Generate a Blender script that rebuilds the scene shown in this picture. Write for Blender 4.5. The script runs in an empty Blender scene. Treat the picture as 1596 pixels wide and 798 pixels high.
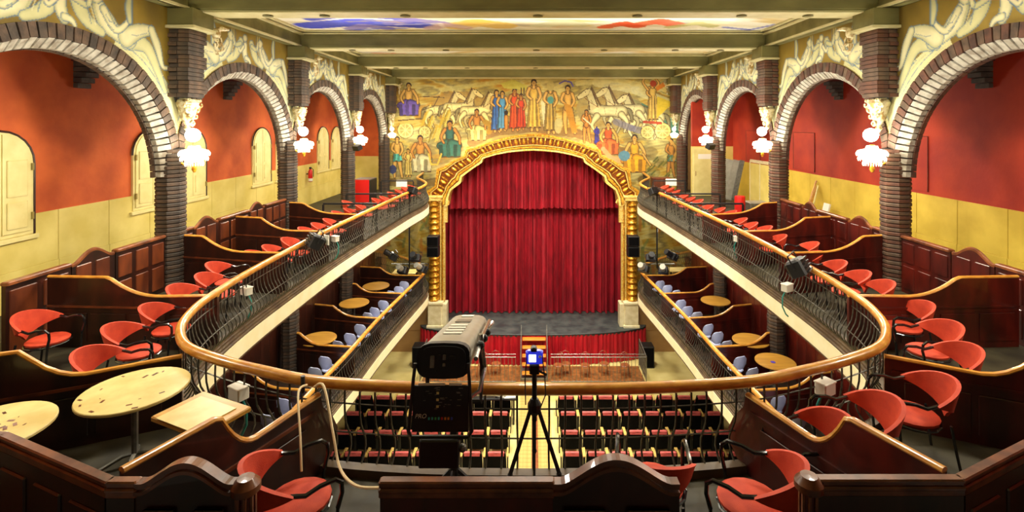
import bpy, bmesh, math, random
import numpy as np
from mathutils import Vector, Matrix
random.seed(4)
PI = math.pi
sc = bpy.context.scene
col = sc.collection

# ------------------------------------------------------------------ camera, world, exposure
FPX, CX, CY, EYE = 790.0, 831.0, 193.0, 3.35      # focal length in px of a 1596 wide frame, vanishing point, eye height
cd = bpy.data.cameras.new('camera')
cam = bpy.data.objects.new('camera', cd); col.objects.link(cam)
cam.location = (0, 0, EYE); cam.rotation_euler = (PI / 2, 0, 0)
cd.sensor_width = 36; cd.lens = 36 * FPX / 1596
cd.shift_x = -(CX - 798) / 1596; cd.shift_y = -(399 - CY) / 1596
cd.clip_start = 0.05; cd.clip_end = 200
sc.camera = cam
wd = bpy.data.worlds.new('world'); sc.world = wd; wd.use_nodes = True
wd.node_tree.nodes['Background'].inputs[0].default_value = (1.0, 0.86, 0.62, 1)
wd.node_tree.nodes['Background'].inputs[1].default_value = 0.10
sc.view_settings.view_transform = 'Standard'
sc.view_settings.look = 'None'
sc.view_settings.exposure = 1.0
sc.view_settings.gamma = 1.0
sc.view_settings.use_curve_mapping = False
sc.cycles.max_bounces = 6
sc.cycles.diffuse_bounces = 4
sc.cycles.sample_clamp_indirect = 6.0
sc.cycles.use_denoising = True

SCONCE_W = 105.0      # each wall sconce
DOWN_W = 360.0        # each unseen hall fill spot
STAGE_W = 260.0
UNDER_W = 30.0        # lamps under the balcony soffits
GALLERY_W = 2.5  # each unseen gallery fill light

def light(name, kind, loc, power, color=(1, .93, .76), size=.12, rot=(0, 0, 0), spot=None, sy=None):
    l = bpy.data.lights.new(name, kind); l.energy = power; l.color = color
    if kind == 'AREA':
        l.size = size
        if sy: l.shape = 'RECTANGLE'; l.size_y = sy
    else: l.shadow_soft_size = size
    if kind == 'SPOT': l.spot_size = spot or 2.4; l.spot_blend = .6
    o = bpy.data.objects.new(name, l); col.objects.link(o); o.location = loc; o.rotation_euler = rot
    return o

# ------------------------------------------------------------------ frame mapping (used once to survey real positions)
def W(px, py, Y): return ((px - CX) * Y / FPX, Y, EYE - (py - CY) * Y / FPX)
def G(px, py, z):
    Y = FPX * (EYE - z) / (py - CY); return ((px - CX) * Y / FPX, Y, z)

# ------------------------------------------------------------------ materials
def s2l(c):
    return tuple((x / 12.92 if x <= .04045 else ((x + .055) / 1.055) ** 2.4) for x in c)
def rgb(r, g, b): return s2l((r / 255, g / 255, b / 255))
def mat(name, c1, c2=None, rough=.6, metal=0., scale=6., stretch=(1, 1, 1), bump=0., bscale=None, detail=5., coat=0., emit=None, estr=0., spec=.5, lo=.35, hi=.65, vcol=False):
    m = bpy.data.materials.new(name); m.use_nodes = True
    nt = m.node_tree; b = nt.nodes['Principled BSDF']
    b.inputs['Roughness'].default_value = rough; b.inputs['Metallic'].default_value = metal
    b.inputs['Specular IOR Level'].default_value = spec
    b.inputs['Coat Weight'].default_value = coat
    b.inputs['Base Color'].default_value = (*c1, 1)
    tc = nt.nodes.new('ShaderNodeTexCoord'); mp = nt.nodes.new('ShaderNodeMapping')
    mp.inputs['Scale'].default_value = stretch
    nt.links.new(tc.outputs['Object'], mp.inputs[0])
    if c2 is not None or vcol:
        n = nt.nodes.new('ShaderNodeTexNoise'); n.inputs['Scale'].default_value = scale; n.inputs['Detail'].default_value = detail
        nt.links.new(mp.outputs[0], n.inputs['Vector'])
        r = nt.nodes.new('ShaderNodeValToRGB'); r.color_ramp.elements[0].position = lo; r.color_ramp.elements[1].position = hi
        r.color_ramp.elements[0].color = (*c1, 1); r.color_ramp.elements[1].color = (*(c2 or c1), 1)
        nt.links.new(n.outputs['Fac'], r.inputs[0])
        if vcol:
            a = nt.nodes.new('ShaderNodeVertexColor'); a.layer_name = 'Paint'
            mx = nt.nodes.new('ShaderNodeMix'); mx.data_type = 'RGBA'; mx.blend_type = 'MULTIPLY'; mx.inputs[0].default_value = 1.0
            nt.links.new(a.outputs[0], mx.inputs[6]); nt.links.new(r.outputs[0], mx.inputs[7])
            nt.links.new(mx.outputs[2], b.inputs['Base Color'])
        else:
            nt.links.new(r.outputs[0], b.inputs['Base Color'])
    if bump:
        n2 = nt.nodes.new('ShaderNodeTexNoise'); n2.inputs['Scale'].default_value = bscale or scale * 4; n2.inputs['Detail'].default_value = 4
        nt.links.new(mp.outputs[0], n2.inputs['Vector'])
        bp = nt.nodes.new('ShaderNodeBump'); bp.inputs['Strength'].default_value = bump; bp.inputs['Distance'].default_value = .02
        nt.links.new(n2.outputs['Fac'], bp.inputs['Height']); nt.links.new(bp.outputs[0], b.inputs['Normal'])
    if emit:
        b.inputs['Emission Color'].default_value = (*emit, 1); b.inputs['Emission Strength'].default_value = estr
    return m
M = {}
M['orange'] = mat('orange_plaster', rgb(176, 72, 24), rgb(212, 100, 40), .8, scale=1.1, bump=.15, bscale=14)
M['crimson'] = mat('crimson_plaster', rgb(148, 30, 9), rgb(176, 50, 14), .75, scale=1.1, bump=.15, bscale=14)
M['yellow'] = mat('cream_yellow_paint', rgb(226, 206, 118), rgb(208, 186, 92), .6, scale=1.6, bump=.05)
M['yellow2'] = mat('deep_yellow_paint', rgb(222, 190, 70), rgb(200, 168, 54), .6, scale=1.6, bump=.05)
M['olive'] = mat('olive_paint', rgb(150, 132, 62), rgb(132, 114, 48), .6, scale=1.6)
M['cream'] = mat('cream_shutter_paint', rgb(232, 218, 150), rgb(220, 204, 132), .5, scale=3)
M['darkceil'] = mat('dark_gallery_ceiling', rgb(96, 30, 18), rgb(70, 22, 14), .8, scale=2)
M['beam'] = mat('olive_plaster_beam', rgb(126, 122, 72), rgb(100, 96, 52), .7, scale=2.2, stretch=(.4, 1, 1), bump=.1, bscale=12)
M['beamlight'] = mat('pale_plaster_moulding', rgb(206, 200, 156), rgb(190, 182, 132), .6, scale=3)
M['brick'] = mat('dark_brown_brick', rgb(98, 76, 58), rgb(60, 46, 36), .7, scale=5, bump=.4, bscale=30)
M['brick2'] = mat('dark_brown_brick_cool', rgb(82, 68, 56), rgb(48, 40, 34), .7, scale=5, bump=.4, bscale=30)
M['brickred'] = mat('red_brown_brick', rgb(98, 60, 42), rgb(62, 38, 28), .7, scale=5, bump=.4, bscale=30)
M['mortar'] = mat('dark_mortar', rgb(24, 19, 15), rgb(16, 13, 11), .9, scale=12)
M['stucco'] = mat('cream_gilt_stucco', rgb(214, 204, 164), rgb(150, 122, 66), .45, scale=9, metal=.15, lo=.45, hi=.6)
M['gold'] = mat('gilding', rgb(238, 184, 60), rgb(170, 104, 20), .3, metal=.5, scale=12, bump=.35, bscale=26)
M['goldlight'] = mat('pale_gilding', rgb(250, 226, 140), rgb(226, 176, 66), .32, metal=.35, scale=16, bump=.2)
M['goldred'] = mat('red_gold_ground', rgb(104, 44, 12), rgb(160, 90, 20), .4, metal=.5, scale=14)
M['stone'] = mat('pale_marble', rgb(232, 222, 186), rgb(212, 198, 152), .4, scale=4)
M['honey'] = mat('honey_varnished_wood', rgb(216, 156, 62), rgb(186, 118, 38), .3, scale=7, stretch=(1, 1, 3), coat=.5)
M['mahog'] = mat('dark_mahogany', rgb(62, 25, 13), rgb(28, 12, 7), .38, scale=3.5, stretch=(1, 1, .35), coat=.35, bump=.05)
M['mahogred'] = mat('red_mahogany', rgb(92, 22, 11), rgb(48, 10, 6), .38, scale=3.5, stretch=(1, 1, .35), coat=.35)
M['mahogpanel'] = mat('brown_mahogany_panel', rgb(120, 58, 26), rgb(78, 34, 16), .4, scale=4, stretch=(1, 1, .4), coat=.3)
M['caprail'] = mat('polished_brown_rail', rgb(142, 82, 44), rgb(84, 42, 24), .34, scale=5, coat=.35)
M['iron'] = mat('wrought_iron', rgb(96, 92, 80), rgb(58, 55, 48), .36, metal=.4, scale=20)
M['fasc'] = mat('brown_fascia_moulding', rgb(100, 80, 54), rgb(74, 56, 38), .5, scale=4)
M['fascream'] = mat('cream_fascia', rgb(252, 246, 210), rgb(246, 238, 194), .5, scale=4)
M['floorup'] = mat('worn_grey_brown_floor', rgb(70, 64, 44), rgb(44, 38, 26), .6, scale=2.5, bump=.1)
M['darkfloor'] = mat('dark_floor', rgb(60, 42, 30), rgb(36, 24, 18), .5, scale=4)
M['stallfloor'] = mat('beige_stalls_floor', rgb(214, 198, 132), rgb(196, 178, 110), .45, scale=1.2, bump=.05)
M['parquet'] = mat('aisle_wood', rgb(204, 170, 100), rgb(184, 146, 78), .4, scale=3, stretch=(3, .4, 1))
M['tan'] = mat('tan_wall', rgb(178, 138, 84), rgb(164, 124, 72), .7, scale=2)
M['redchair'] = mat('orange_red_upholstery', rgb(206, 68, 32), rgb(186, 52, 22), .7, scale=9, bump=.2, bscale=160)
M['chairblack'] = mat('black_tube', rgb(20, 20, 22), None, .18, spec=.8)
M['chrome'] = mat('chrome', rgb(190, 190, 190), None, .2, metal=.9)
M['lav'] = mat('lavender_plastic', rgb(196, 204, 236), rgb(180, 188, 226), .4, scale=6)
M['black'] = mat('black_plastic', rgb(22, 22, 25), rgb(14, 14, 16), .45, scale=10)
M['blackcloth'] = mat('black_seat_back', rgb(7, 7, 9), rgb(14, 13, 15), .8, scale=10, spec=.08)
M['rose'] = mat('rose_red_velvet', rgb(216, 104, 98), rgb(200, 84, 80), .7, scale=8)
M['litbrick'] = mat('lamplit_pale_brick', rgb(188, 184, 170), rgb(140, 130, 114), .6, scale=7, bump=.3, bscale=30)  # lamplight on the arch soffit put into the brick colour
M['armwood'] = mat('yellow_wood_armrest', rgb(214, 184, 104), rgb(190, 156, 80), .4, scale=8)
M['table'] = mat('pale_worn_laminate', rgb(228, 208, 140), rgb(206, 180, 108), .35, scale=3.5)
M['tablelow'] = mat('honey_table_top', rgb(206, 154, 62), rgb(184, 130, 46), .35, scale=5, stretch=(.4, 2, 1))
M['curtain'] = mat('crimson_velvet', rgb(172, 10, 36), rgb(128, 5, 26), .75, scale=2, stretch=(3, 1, .5))
M['skirt'] = mat('red_satin_skirt', rgb(196, 14, 36), rgb(150, 8, 26), .55, scale=2, stretch=(3, 1, .5))
M['stage'] = mat('dark_stage_floor', rgb(44, 50, 52), rgb(70, 76, 74), .4, scale=2.2, bump=.1)
M['white'] = mat('white_plastic', rgb(226, 222, 208), None, .4)
M['paper'] = mat('paper_white', rgb(240, 234, 220), None, .6)
M['teal'] = mat('teal_cable', rgb(40, 150, 140), None, .4)
M['silver'] = mat('silver_grey_enamel', rgb(176, 172, 158), rgb(156, 152, 138), .35, metal=.35, scale=5)
M['red'] = mat('signal_red', rgb(206, 24, 20), None, .4)
M['cable'] = mat('cream_cable', rgb(220, 196, 150), None, .5)
M['grey'] = mat('grey_metal', rgb(140, 138, 130), rgb(110, 108, 100), .35, metal=.6, scale=12)
M['pitwood'] = mat('brown_pit_floor', rgb(150, 92, 40), rgb(96, 62, 28), .5, scale=5)
M['canewood'] = mat('bentwood_brown', rgb(150, 86, 46), rgb(120, 64, 34), .4, scale=8)
M['step'] = mat('orange_wood_step', rgb(220, 140, 50), rgb(196, 116, 36), .35, scale=4, stretch=(.4, 2, 1))
M['crystal'] = mat('lit_crystal', rgb(255, 240, 205), None, .2, emit=(1, .88, .64), estr=4)
M['bulb'] = mat('lit_bulb', rgb(255, 240, 205), None, .2, emit=(1, .92, .75), estr=12)
M['lens'] = mat('lit_downlight', rgb(255, 240, 205), None, .2, emit=(1, .92, .75), estr=10)
M['screen'] = mat('camera_screen', rgb(120, 150, 255), None, .2, emit=(.75, .85, 1), estr=4)
M['bodyglow'] = mat('camera_glow_blue', rgb(24, 30, 130), None, .3, emit=(.02, .03, .5), estr=.5)  # screen's blue glow put into the dark body's colour and emission
M['glassm'] = mat('dark_lens', rgb(12, 12, 20), None, .08, spec=.9)
M['mural'] = mat('mural_paint', (1, 1, 1), (.86, .86, .86), .6, scale=5, vcol=True, bump=.08, bscale=30)
M['fresco'] = mat('spandrel_paint', (1, 1, 1), (.88, .88, .88), .7, scale=4, vcol=True, bump=.08, bscale=20)
M['ceilpaint'] = mat('painted_ceiling_canvas', (1, 1, 1), (.94, .94, .94), .6, scale=4, vcol=True)
for cname, c in (('led_teal', (70, 190, 190)), ('led_green', (70, 200, 110)), ('led_red', (230, 60, 40)), ('led_orange', (245, 150, 40)), ('led_yellow', (235, 220, 150)), ('led_blue', (70, 90, 220)), ('led_violet', (90, 70, 190))):
    M[cname] = mat(cname, rgb(*c), None, .4)

# ------------------------------------------------------------------ mesh helpers
class MB:
    def __init__(s): s.v = []; s.f = []
    def add(s, vs, fs):
        o = len(s.v); s.v += [tuple(map(float, v)) for v in vs]; s.f += [tuple(i + o for i in f) for f in fs]; return s
    def box(s, x0, x1, y0, y1, z0, z1):
        return s.add([(x0, y0, z0), (x1, y0, z0), (x1, y1, z0), (x0, y1, z0), (x0, y0, z1), (x1, y0, z1), (x1, y1, z1), (x0, y1, z1)],
                     [(0, 3, 2, 1), (4, 5, 6, 7), (0, 1, 5, 4), (1, 2, 6, 5), (2, 3, 7, 6), (3, 0, 4, 7)])
    def obox(s, c, size, rz=0, rx=0, ry=0):
        m = Matrix.Rotation(rz, 4, 'Z') @ Matrix.Rotation(rx, 4, 'X') @ Matrix.Rotation(ry, 4, 'Y')
        n = len(s.v); a, b, d = size[0] / 2, size[1] / 2, size[2] / 2
        s.box(-a, a, -b, b, -d, d)
        for i in range(n, len(s.v)): s.v[i] = tuple(m @ Vector(s.v[i]) + Vector(c))
        return s
    def bbox(s, x0, x1, y0, y1, z0, z1, b=.01):
        # box with chamfered vertical and top edges
        lay = [(0, z0), (0, z1 - b), (b, z1)]
        vs = []
        for d, z in lay:
            c = b + d
            vs += [(x0 + c, y0 + d, z), (x1 - c, y0 + d, z), (x1 - d, y0 + c, z), (x1 - d, y1 - c, z), (x1 - c, y1 - d, z), (x0 + c, y1 - d, z), (x0 + d, y1 - c, z), (x0 + d, y0 + c, z)]
        fs = [tuple(range(7, -1, -1)), tuple(range(16, 24))]
        for k in range(2):
            for i in range(8): fs.append((k * 8 + i, k * 8 + (i + 1) % 8, k * 8 + 8 + (i + 1) % 8, k * 8 + 8 + i))
        return s.add(vs, fs)
    def prism(s, poly, plane, a, b):
        n = len(poly)
        def P(p, t): return (p[0], t, p[1]) if plane == 'xz' else ((t, p[0], p[1]) if plane == 'yz' else (p[0], p[1], t))
        vs = [P(p, a) for p in poly] + [P(p, b) for p in poly]
        fs = [tuple(range(n - 1, -1, -1)), tuple(range(n, 2 * n))] + [(i, (i + 1) % n, n + (i + 1) % n, n + i) for i in range(n)]
        return s.add(vs, fs)
    def tube(s, path, r, n=6, closed=False, sy=1.0):
        P = [Vector(p) for p in path]; N = len(P)
        rs = r if isinstance(r, (list, tuple)) else [r] * N
        T = []
        for i in range(N):
            if closed: t = P[(i + 1) % N] - P[i - 1]
            else: t = P[min(i + 1, N - 1)] - P[max(i - 1, 0)]
            T.append(t.normalized() if t.length > 1e-9 else Vector((0, 0, 1)))
        up = Vector((0, 0, 1)) if abs(T[0].z) < .9 else Vector((0, 1, 0))
        u = (up - T[0] * up.dot(T[0])).normalized()
        vs = []
        for i in range(N):
            u = (u - T[i] * u.dot(T[i])).normalized(); w = T[i].cross(u)
            for k in range(n):
                a = 2 * PI * k / n
                vs.append(P[i] + u * math.cos(a) * rs[i] * sy + w * math.sin(a) * rs[i])
        fs = []
        for i in range(N if closed else N - 1):
            j = (i + 1) % N
            for k in range(n): fs.append((i * n + k, i * n + (k + 1) % n, j * n + (k + 1) % n, j * n + k))
        if not closed: fs += [tuple(range(n - 1, -1, -1)), tuple(range((N - 1) * n, N * n))]
        return s.add(vs, fs)
    def lathe(s, prof, c=(0, 0, 0), n=16, sx=1, sy=1, a0=0):
        vs = []; m = len(prof)
        for r, z in prof:
            for k in range(n):
                a = 2 * PI * k / n + a0; vs.append((c[0] + r * sx * math.cos(a), c[1] + r * sy * math.sin(a), c[2] + z))
        fs = [tuple(range(n - 1, -1, -1)), tuple(range((m - 1) * n, m * n))]
        for i in range(m - 1):
            for k in range(n): fs.append((i * n + k, i * n + (k + 1) % n, (i + 1) * n + (k + 1) % n, (i + 1) * n + k))
        return s.add(vs, fs)
    def ball(s, c, r, n=10, m=6, sc3=(1, 1, 1)):
        pr = [(max(1e-4, math.sin(PI * i / m)), -math.cos(PI * i / m)) for i in range(m + 1)]
        k = len(s.v); s.lathe(pr, (0, 0, 0), n)
        for i in range(k, len(s.v)): s.v[i] = (c[0] + s.v[i][0] * r * sc3[0], c[1] + s.v[i][1] * r * sc3[1], c[2] + s.v[i][2] * r * sc3[2])
        return s
    def sweep(s, path, nrm, prof):
        # prof: closed polygon of (offset along normal, z) carried along a plan path
        n = len(prof); N = len(path); vs = []
        for (x, y), (a, b) in zip(path, nrm):
            for o, z in prof: vs.append((x + a * o, y + b * o, z))
        fs = [tuple(range(n)), tuple(range((N - 1) * n, N * n))[::-1]]
        for i in range(N - 1):
            for k in range(n): fs.append((i * n + k, (i + 1) * n + k, (i + 1) * n + (k + 1) % n, i * n + (k + 1) % n))
        return s.add(vs, fs)
    def grid(s, fn, nu, nv):
        vs = [fn(i / nu, j / nv) for j in range(nv + 1) for i in range(nu + 1)]
        fs = [(j * (nu + 1) + i, j * (nu + 1) + i + 1, (j + 1) * (nu + 1) + i + 1, (j + 1) * (nu + 1) + i) for j in range(nv) for i in range(nu)]
        return s.add(vs, fs)
    def xf(s, m):
        s.v = [tuple(m @ Vector(v)) for v in s.v]; return s
    def mesh(s, name, m, smooth=False, fix=True):
        me = bpy.data.meshes.new(name); me.from_pydata(s.v, [], s.f); me.materials.append(m)
        if fix and len(s.f) < 60000:
            b = bmesh.new(); b.from_mesh(me); bmesh.ops.recalc_face_normals(b, faces=b.faces); b.to_mesh(me); b.free()
        if smooth:
            me.polygons.foreach_set('use_smooth', [True] * len(me.polygons))
            try: me.set_sharp_from_angle(angle=.7)
            except Exception: pass
        me.update(); return me

def link(name, me, parent=None, loc=(0, 0, 0), rot=(0, 0, 0), scale=(1, 1, 1), kind=None, label=None):
    o = bpy.data.objects.new(name, me); col.objects.link(o)
    if parent: o.parent = parent
    o.location = loc; o.rotation_euler = rot; o.scale = scale
    if kind: o['kind'] = kind
    if label: o['label'] = label
    return o
def put(name, mb, m, parent=None, smooth=False, **k): return link(name, mb.mesh(name, m, smooth), parent, **k)
def thing(name, label, cat, loc=(0, 0, 0), rz=0, group=None, scale=1):
    o = bpy.data.objects.new(name, None); col.objects.link(o); o.location = loc; o.rotation_euler = (0, 0, rz); o.scale = (scale,) * 3
    o.empty_display_size = .1
    o['label'] = label; o['category'] = cat
    if group: o['group'] = group
    return o
def tag(o, label, cat, group=None):
    o['label'] = label; o['category'] = cat
    if group: o['group'] = group
    return o
def struct(name, mb, m, label=None, parent=None, smooth=False):
    o = put(name, mb, m, parent, smooth)
    o['kind'] = 'structure'
    if label: o['label'] = label; o['category'] = name.split('_')[0]
    return o
def sempty(name, label, cat):
    o = thing(name, label, cat); o['kind'] = 'structure'; return o
def spawn(kit, name, label, cat, loc, rz=0, group=None, scale=1):
    """a thing from a kit [(part, mesh, [(sub, mesh)...]), ...]; mesh data is shared"""
    t = thing(name, label, cat, loc, rz, group, scale)
    for part in kit:
        p = link(part[0], part[1], t)
        if len(part) > 2:
            for sn, sm in part[2]: link(sn, sm, p)
    return t
def catmull(P, per=6):
    out = []
    P = [P[0]] + list(P) + [P[-1]]
    for i in range(1, len(P) - 2):
        p0, p1, p2, p3 = [np.array(P[i + k], float) for k in (-1, 0, 1, 2)]
        for j in range(per):
            t = j / per
            out.append(tuple(.5 * ((2 * p1) + (-p0 + p2) * t + (2 * p0 - 5 * p1 + 4 * p2 - p3) * t * t + (-p0 + 3 * p1 - 3 * p2 + p3) * t ** 3)))
    out.append(tuple(map(float, P[-1]))); return out
def normals(path, sign):
    out = []
    for i in range(len(path)):
        a = path[max(i - 1, 0)]; b = path[min(i + 1, len(path) - 1)]
        dx, dy = b[0] - a[0], b[1] - a[1]; l = math.hypot(dx, dy) or 1
        out.append((sign * dy / l, -sign * dx / l))
    return out
def resample(path, step):
    P = [Vector((p[0], p[1], 0)) for p in path]; L = [0]
    for a, b in zip(P, P[1:]): L.append(L[-1] + (b - a).length)
    n = max(1, round(L[-1] / step)); out = []; k = 0
    for i in range(n + 1):
        d = L[-1] * i / n
        while k < len(L) - 2 and L[k + 1] < d: k += 1
        t = (d - L[k]) / max(1e-9, L[k + 1] - L[k]); q = P[k].lerp(P[k + 1], t); out.append((q.x, q.y))
    return out

SIDE = {-1: 'shuttered orange-wall side', 1: 'crimson-wall side'}
WALLM = {-1: 'orange', 1: 'crimson'}
COLY = [5.35, 10.4, 15.35, 20.35, 25.3]
XA = 7.4        # arcade column line
XW = 9.3        # outer gallery wall
YW = 25.9       # mural wall
ORD2 = ['first', 'second', 'third', 'fourth', 'fifth', 'sixth', 'seventh', 'eighth', 'ninth', 'tenth', 'eleventh', 'twelfth', 'thirteenth']
ORD = ['first', 'second', 'third', 'fourth', 'fifth', 'sixth', 'seventh', 'eighth', 'ninth']
ZL, ZS, ZST = -3.1, -8.18, -6.7     # lower tier floor, stalls floor, stage floor

# ------------------------------------------------------------------ painter (colour arrays written to vertex colours)
class Canvas:
    def __init__(s, x0, y0, x1, y1, cell, base):
        s.x0, s.y0, s.cell = x0, y0, cell
        s.nx = int(round((x1 - x0) / cell)) + 1; s.ny = int(round((y1 - y0) / cell)) + 1
        s.X, s.Y = np.meshgrid(x0 + np.arange(s.nx) * cell, y0 + np.arange(s.ny) * cell)
        s.C = np.ones((s.ny, s.nx, 3)) * np.array(base)
    def blend(s, sl, mask, c, a): s.C[sl][mask] = s.C[sl][mask] * (1 - a) + np.array(c) * a
    def sub(s, xs, ys, pad=0):
        i0 = max(0, int((min(xs) - pad - s.x0) / s.cell)); i1 = min(s.nx, int((max(xs) + pad - s.x0) / s.cell) + 2)
        j0 = max(0, int((min(ys) - pad - s.y0) / s.cell)); j1 = min(s.ny, int((max(ys) + pad - s.y0) / s.cell) + 2)
        return (slice(j0, max(j0, j1)), slice(i0, max(i0, i1)))
    def poly(s, P, c, a=1):
        xs = [p[0] for p in P]; ys = [p[1] for p in P]; sl = s.sub(xs, ys); X, Y = s.X[sl], s.Y[sl]
        m = np.zeros(X.shape, bool); n = len(P)
        for i in range(n):
            (xa, ya), (xb, yb) = P[i], P[(i + 1) % n]
            if ya == yb: continue
            m ^= ((ya > Y) != (yb > Y)) & (X < (xb - xa) * (Y - ya) / (yb - ya) + xa)
        s.blend(sl, m, c, a)
    def line(s, P, w, c, a=1):
        for (xa, ya), (xb, yb) in zip(P, P[1:]):
            sl = s.sub([xa, xb], [ya, yb], w); X, Y = s.X[sl], s.Y[sl]
            dx, dy = xb - xa, yb - ya; L = dx * dx + dy * dy + 1e-9
            t = np.clip(((X - xa) * dx + (Y - ya) * dy) / L, 0, 1)
            m = np.hypot(X - xa - t * dx, Y - ya - t * dy) < w / 2
            s.blend(sl, m, c, a)
    def ell(s, cx, cy, rx, ry, c, a=1):
        sl = s.sub([cx - rx, cx + rx], [cy - ry, cy + ry]); X, Y = s.X[sl], s.Y[sl]
        s.blend(sl, ((X - cx) / rx) ** 2 + ((Y - cy) / ry) ** 2 < 1, c, a)
    def tlimb(s, P, rad, core, edge, out, ow):
        Q = catmull([(p[0], p[1], r) for p, r in zip(P, rad)], 5)
        xs = [q[0] for q in Q]; ys = [q[1] for q in Q]; sl = s.sub(xs, ys, max(rad) + ow); X, Y = s.X[sl], s.Y[sl]
        if X.size == 0: return
        dn = np.full(X.shape, 1e9); rr = np.ones(X.shape)
        for a, b in zip(Q, Q[1:]):
            dx, dy = b[0] - a[0], b[1] - a[1]; L = dx * dx + dy * dy + 1e-12
            t = np.clip(((X - a[0]) * dx + (Y - a[1]) * dy) / L, 0, 1); r = a[2] + (b[2] - a[2]) * t
            d = np.hypot(X - a[0] - t * dx, Y - a[1] - t * dy) - r
            m = d < dn; dn[m] = d[m]; rr[m] = r[m]
        o = (dn >= 0) & (dn < ow); s.blend(sl, o, out, .85)
        m = dn < 0; k = np.clip(1 + dn / rr, 0, 1); k = np.clip((k - .35) / .65, 0, 1) ** 1.6
        col_ = np.array(core) * (1 - k[..., None]) + np.array(edge) * k[..., None]
        s.C[sl][m] = col_[m]
    def limb(s, P, w, c, out, ow):
        s.line(P, w + 2 * ow, out); s.line(P, w, c)
    def swirl(s, cols, seed, fx, fy, amp=1.0, rot=0.0):
        r = np.random.RandomState(seed); X = (s.X - s.x0) * fx; Y = (s.Y - s.y0) * fy
        X, Y = X * math.cos(rot) - Y * math.sin(rot), X * math.sin(rot) + Y * math.cos(rot)
        f = np.zeros(X.shape); wx = np.zeros(X.shape)
        for k in range(6): wx += np.sin(X * r.uniform(.3, 1.6) + Y * r.uniform(-1.2, 1.2) + r.uniform(0, 6)) * .8
        for k in range(9):
            q = 1.35 ** k; f += np.sin(X * q * r.uniform(.3, 1) + Y * q * r.uniform(-1.5, 1.5) + wx + r.uniform(0, 6)) / (1 + k * .45)
        f = (f - f.min()) / (f.max() - f.min())
        idx = f * (len(cols) - 1); i = np.clip(idx.astype(int), 0, len(cols) - 2); t = (idx - i)[..., None]
        A = np.array(cols); s.C = s.C * (1 - amp) + (A[i] * (1 - t) + A[i + 1] * t) * amp
    def mesh(s, name, m, P3, keep):
        """P3(X,Y arrays)->(n,3); keep(xc,yc)->bool mask of cells"""
        co = P3(s.X.ravel(), s.Y.ravel())
        xc = (s.X[:-1, :-1] + s.X[1:, 1:]) / 2; yc = (s.Y[:-1, :-1] + s.Y[1:, 1:]) / 2
        jj, ii = np.nonzero(keep(xc, yc)); a = jj * s.nx + ii
        q = np.stack([a, a + 1, a + 1 + s.nx, a + s.nx], 1)
        used = np.unique(q); remap = np.full(s.nx * s.ny, -1); remap[used] = np.arange(len(used))
        q = remap[q]; co = co[used]; cl = s.C.reshape(-1, 3)[used]
        me = bpy.data.meshes.new(name)
        me.vertices.add(len(co)); me.vertices.foreach_set('co', co.ravel().astype(np.float32))
        me.loops.add(q.size); me.loops.foreach_set('vertex_index', q.ravel().astype(np.int32))
        me.polygons.add(len(q)); me.polygons.foreach_set('loop_start', (np.arange(len(q)) * 4).astype(np.int32))
        me.update(calc_edges=True)
        at = me.color_attributes.new('Paint', 'FLOAT_COLOR', 'POINT')
        cl = np.clip(cl, 0, 1); lin = np.where(cl <= .04045, cl / 12.92, ((cl + .055) / 1.055) ** 2.4)
        at.data.foreach_set('color', np.concatenate([lin, np.ones((len(lin), 1))], 1).ravel().astype(np.float32))
        me.materials.append(m); return me
def c8(r, g, b): return (r / 255, g / 255, b / 255)

# ------------------------------------------------------------------ rail plans (tier fronts)
UP_HALF = [(0, 4.77), (1.1, 4.8), (2.1, 4.92), (2.75, 5.13), (3.35, 5.38), (3.9, 5.7), (4.3, 6.18), (4.53, 6.7), (4.67, 7.3), (4.78, 8.4), (4.82, 10), (4.82, 12), (4.74, 14.3), (4.56, 18), (4.4, 20), (4.5, 21.3), (4.95, 22.5), (5.4, 23.6), (5.6, 25.8)]
LO_HALF = [(4.72, 7.2), (4.68, 9.4), (4.58, 11.2), (4.5, 12.5), (4.43, 14.4), (4.24, 16.8), (4.09, 18.6), (4.12, 19.35), (4.42, 20.05), (4.95, 20.65), (5.6, 21.3), (6.6, 22.0), (7.3, 22.3)]
up_half = catmull(UP_HALF, 8); lo_half = catmull(LO_HALF, 8)

# ------------------------------------------------------------------ floors, tiers
def up_outer(p):
    x, y = p
    if y < 6.6: return (x * 9.3 / 4.5 if x < 4.4 else 9.3, 3.0 if x < 3.3 else 3.0 + (x - 3.3) * 2.2)
    return (9.3, y)
for s in (-1, 1):
    pass
full_up = [(-x, y) for x, y in reversed(up_half[1:])] + up_half
def slab(name, path, outer, z0, z1, m, label):
    mb = MB(); N = len(path); vs = []
    for p, q in zip(path, outer): vs += [(p[0], p[1], z1), (q[0], q[1], z1), (p[0], p[1], z0), (q[0], q[1], z0)]
    fs = []
    for i in range(N - 1):
        a, b = 4 * i, 4 * i + 4
        fs += [(a, b, b + 1, a + 1), (a + 2, a + 3, b + 3, b + 2), (a, a + 2, b + 2, b), (a + 1, b + 1, b + 3, a + 3)]
    mb.add(vs, fs); return struct(name, mb, m, label)
outer_up = [(math.copysign(up_outer((abs(x), y))[0], x), up_outer((abs(x), y))[1]) for x, y in full_up]
for i, (x, y) in enumerate(full_up):
    if abs(x) < 4.4 and y < 6.3: outer_up[i] = (x * 2.1, 1.2 + max(0, abs(x) - 1) * .55)
slab('floor_upper_tier', full_up, outer_up, -.34, 0, M['floorup'], 'worn grey brown floor of the upper horseshoe balcony')
for s in (-1, 1):
    pth = [(s * x, y) for x, y in lo_half]
    slab('floor_lower_tier', pth, [(s * 7.75, y) for x, y in lo_half], ZL - .34, ZL, M['darkfloor'],
         'floor of the lower box tier on the %s' % SIDE[s])
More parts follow.
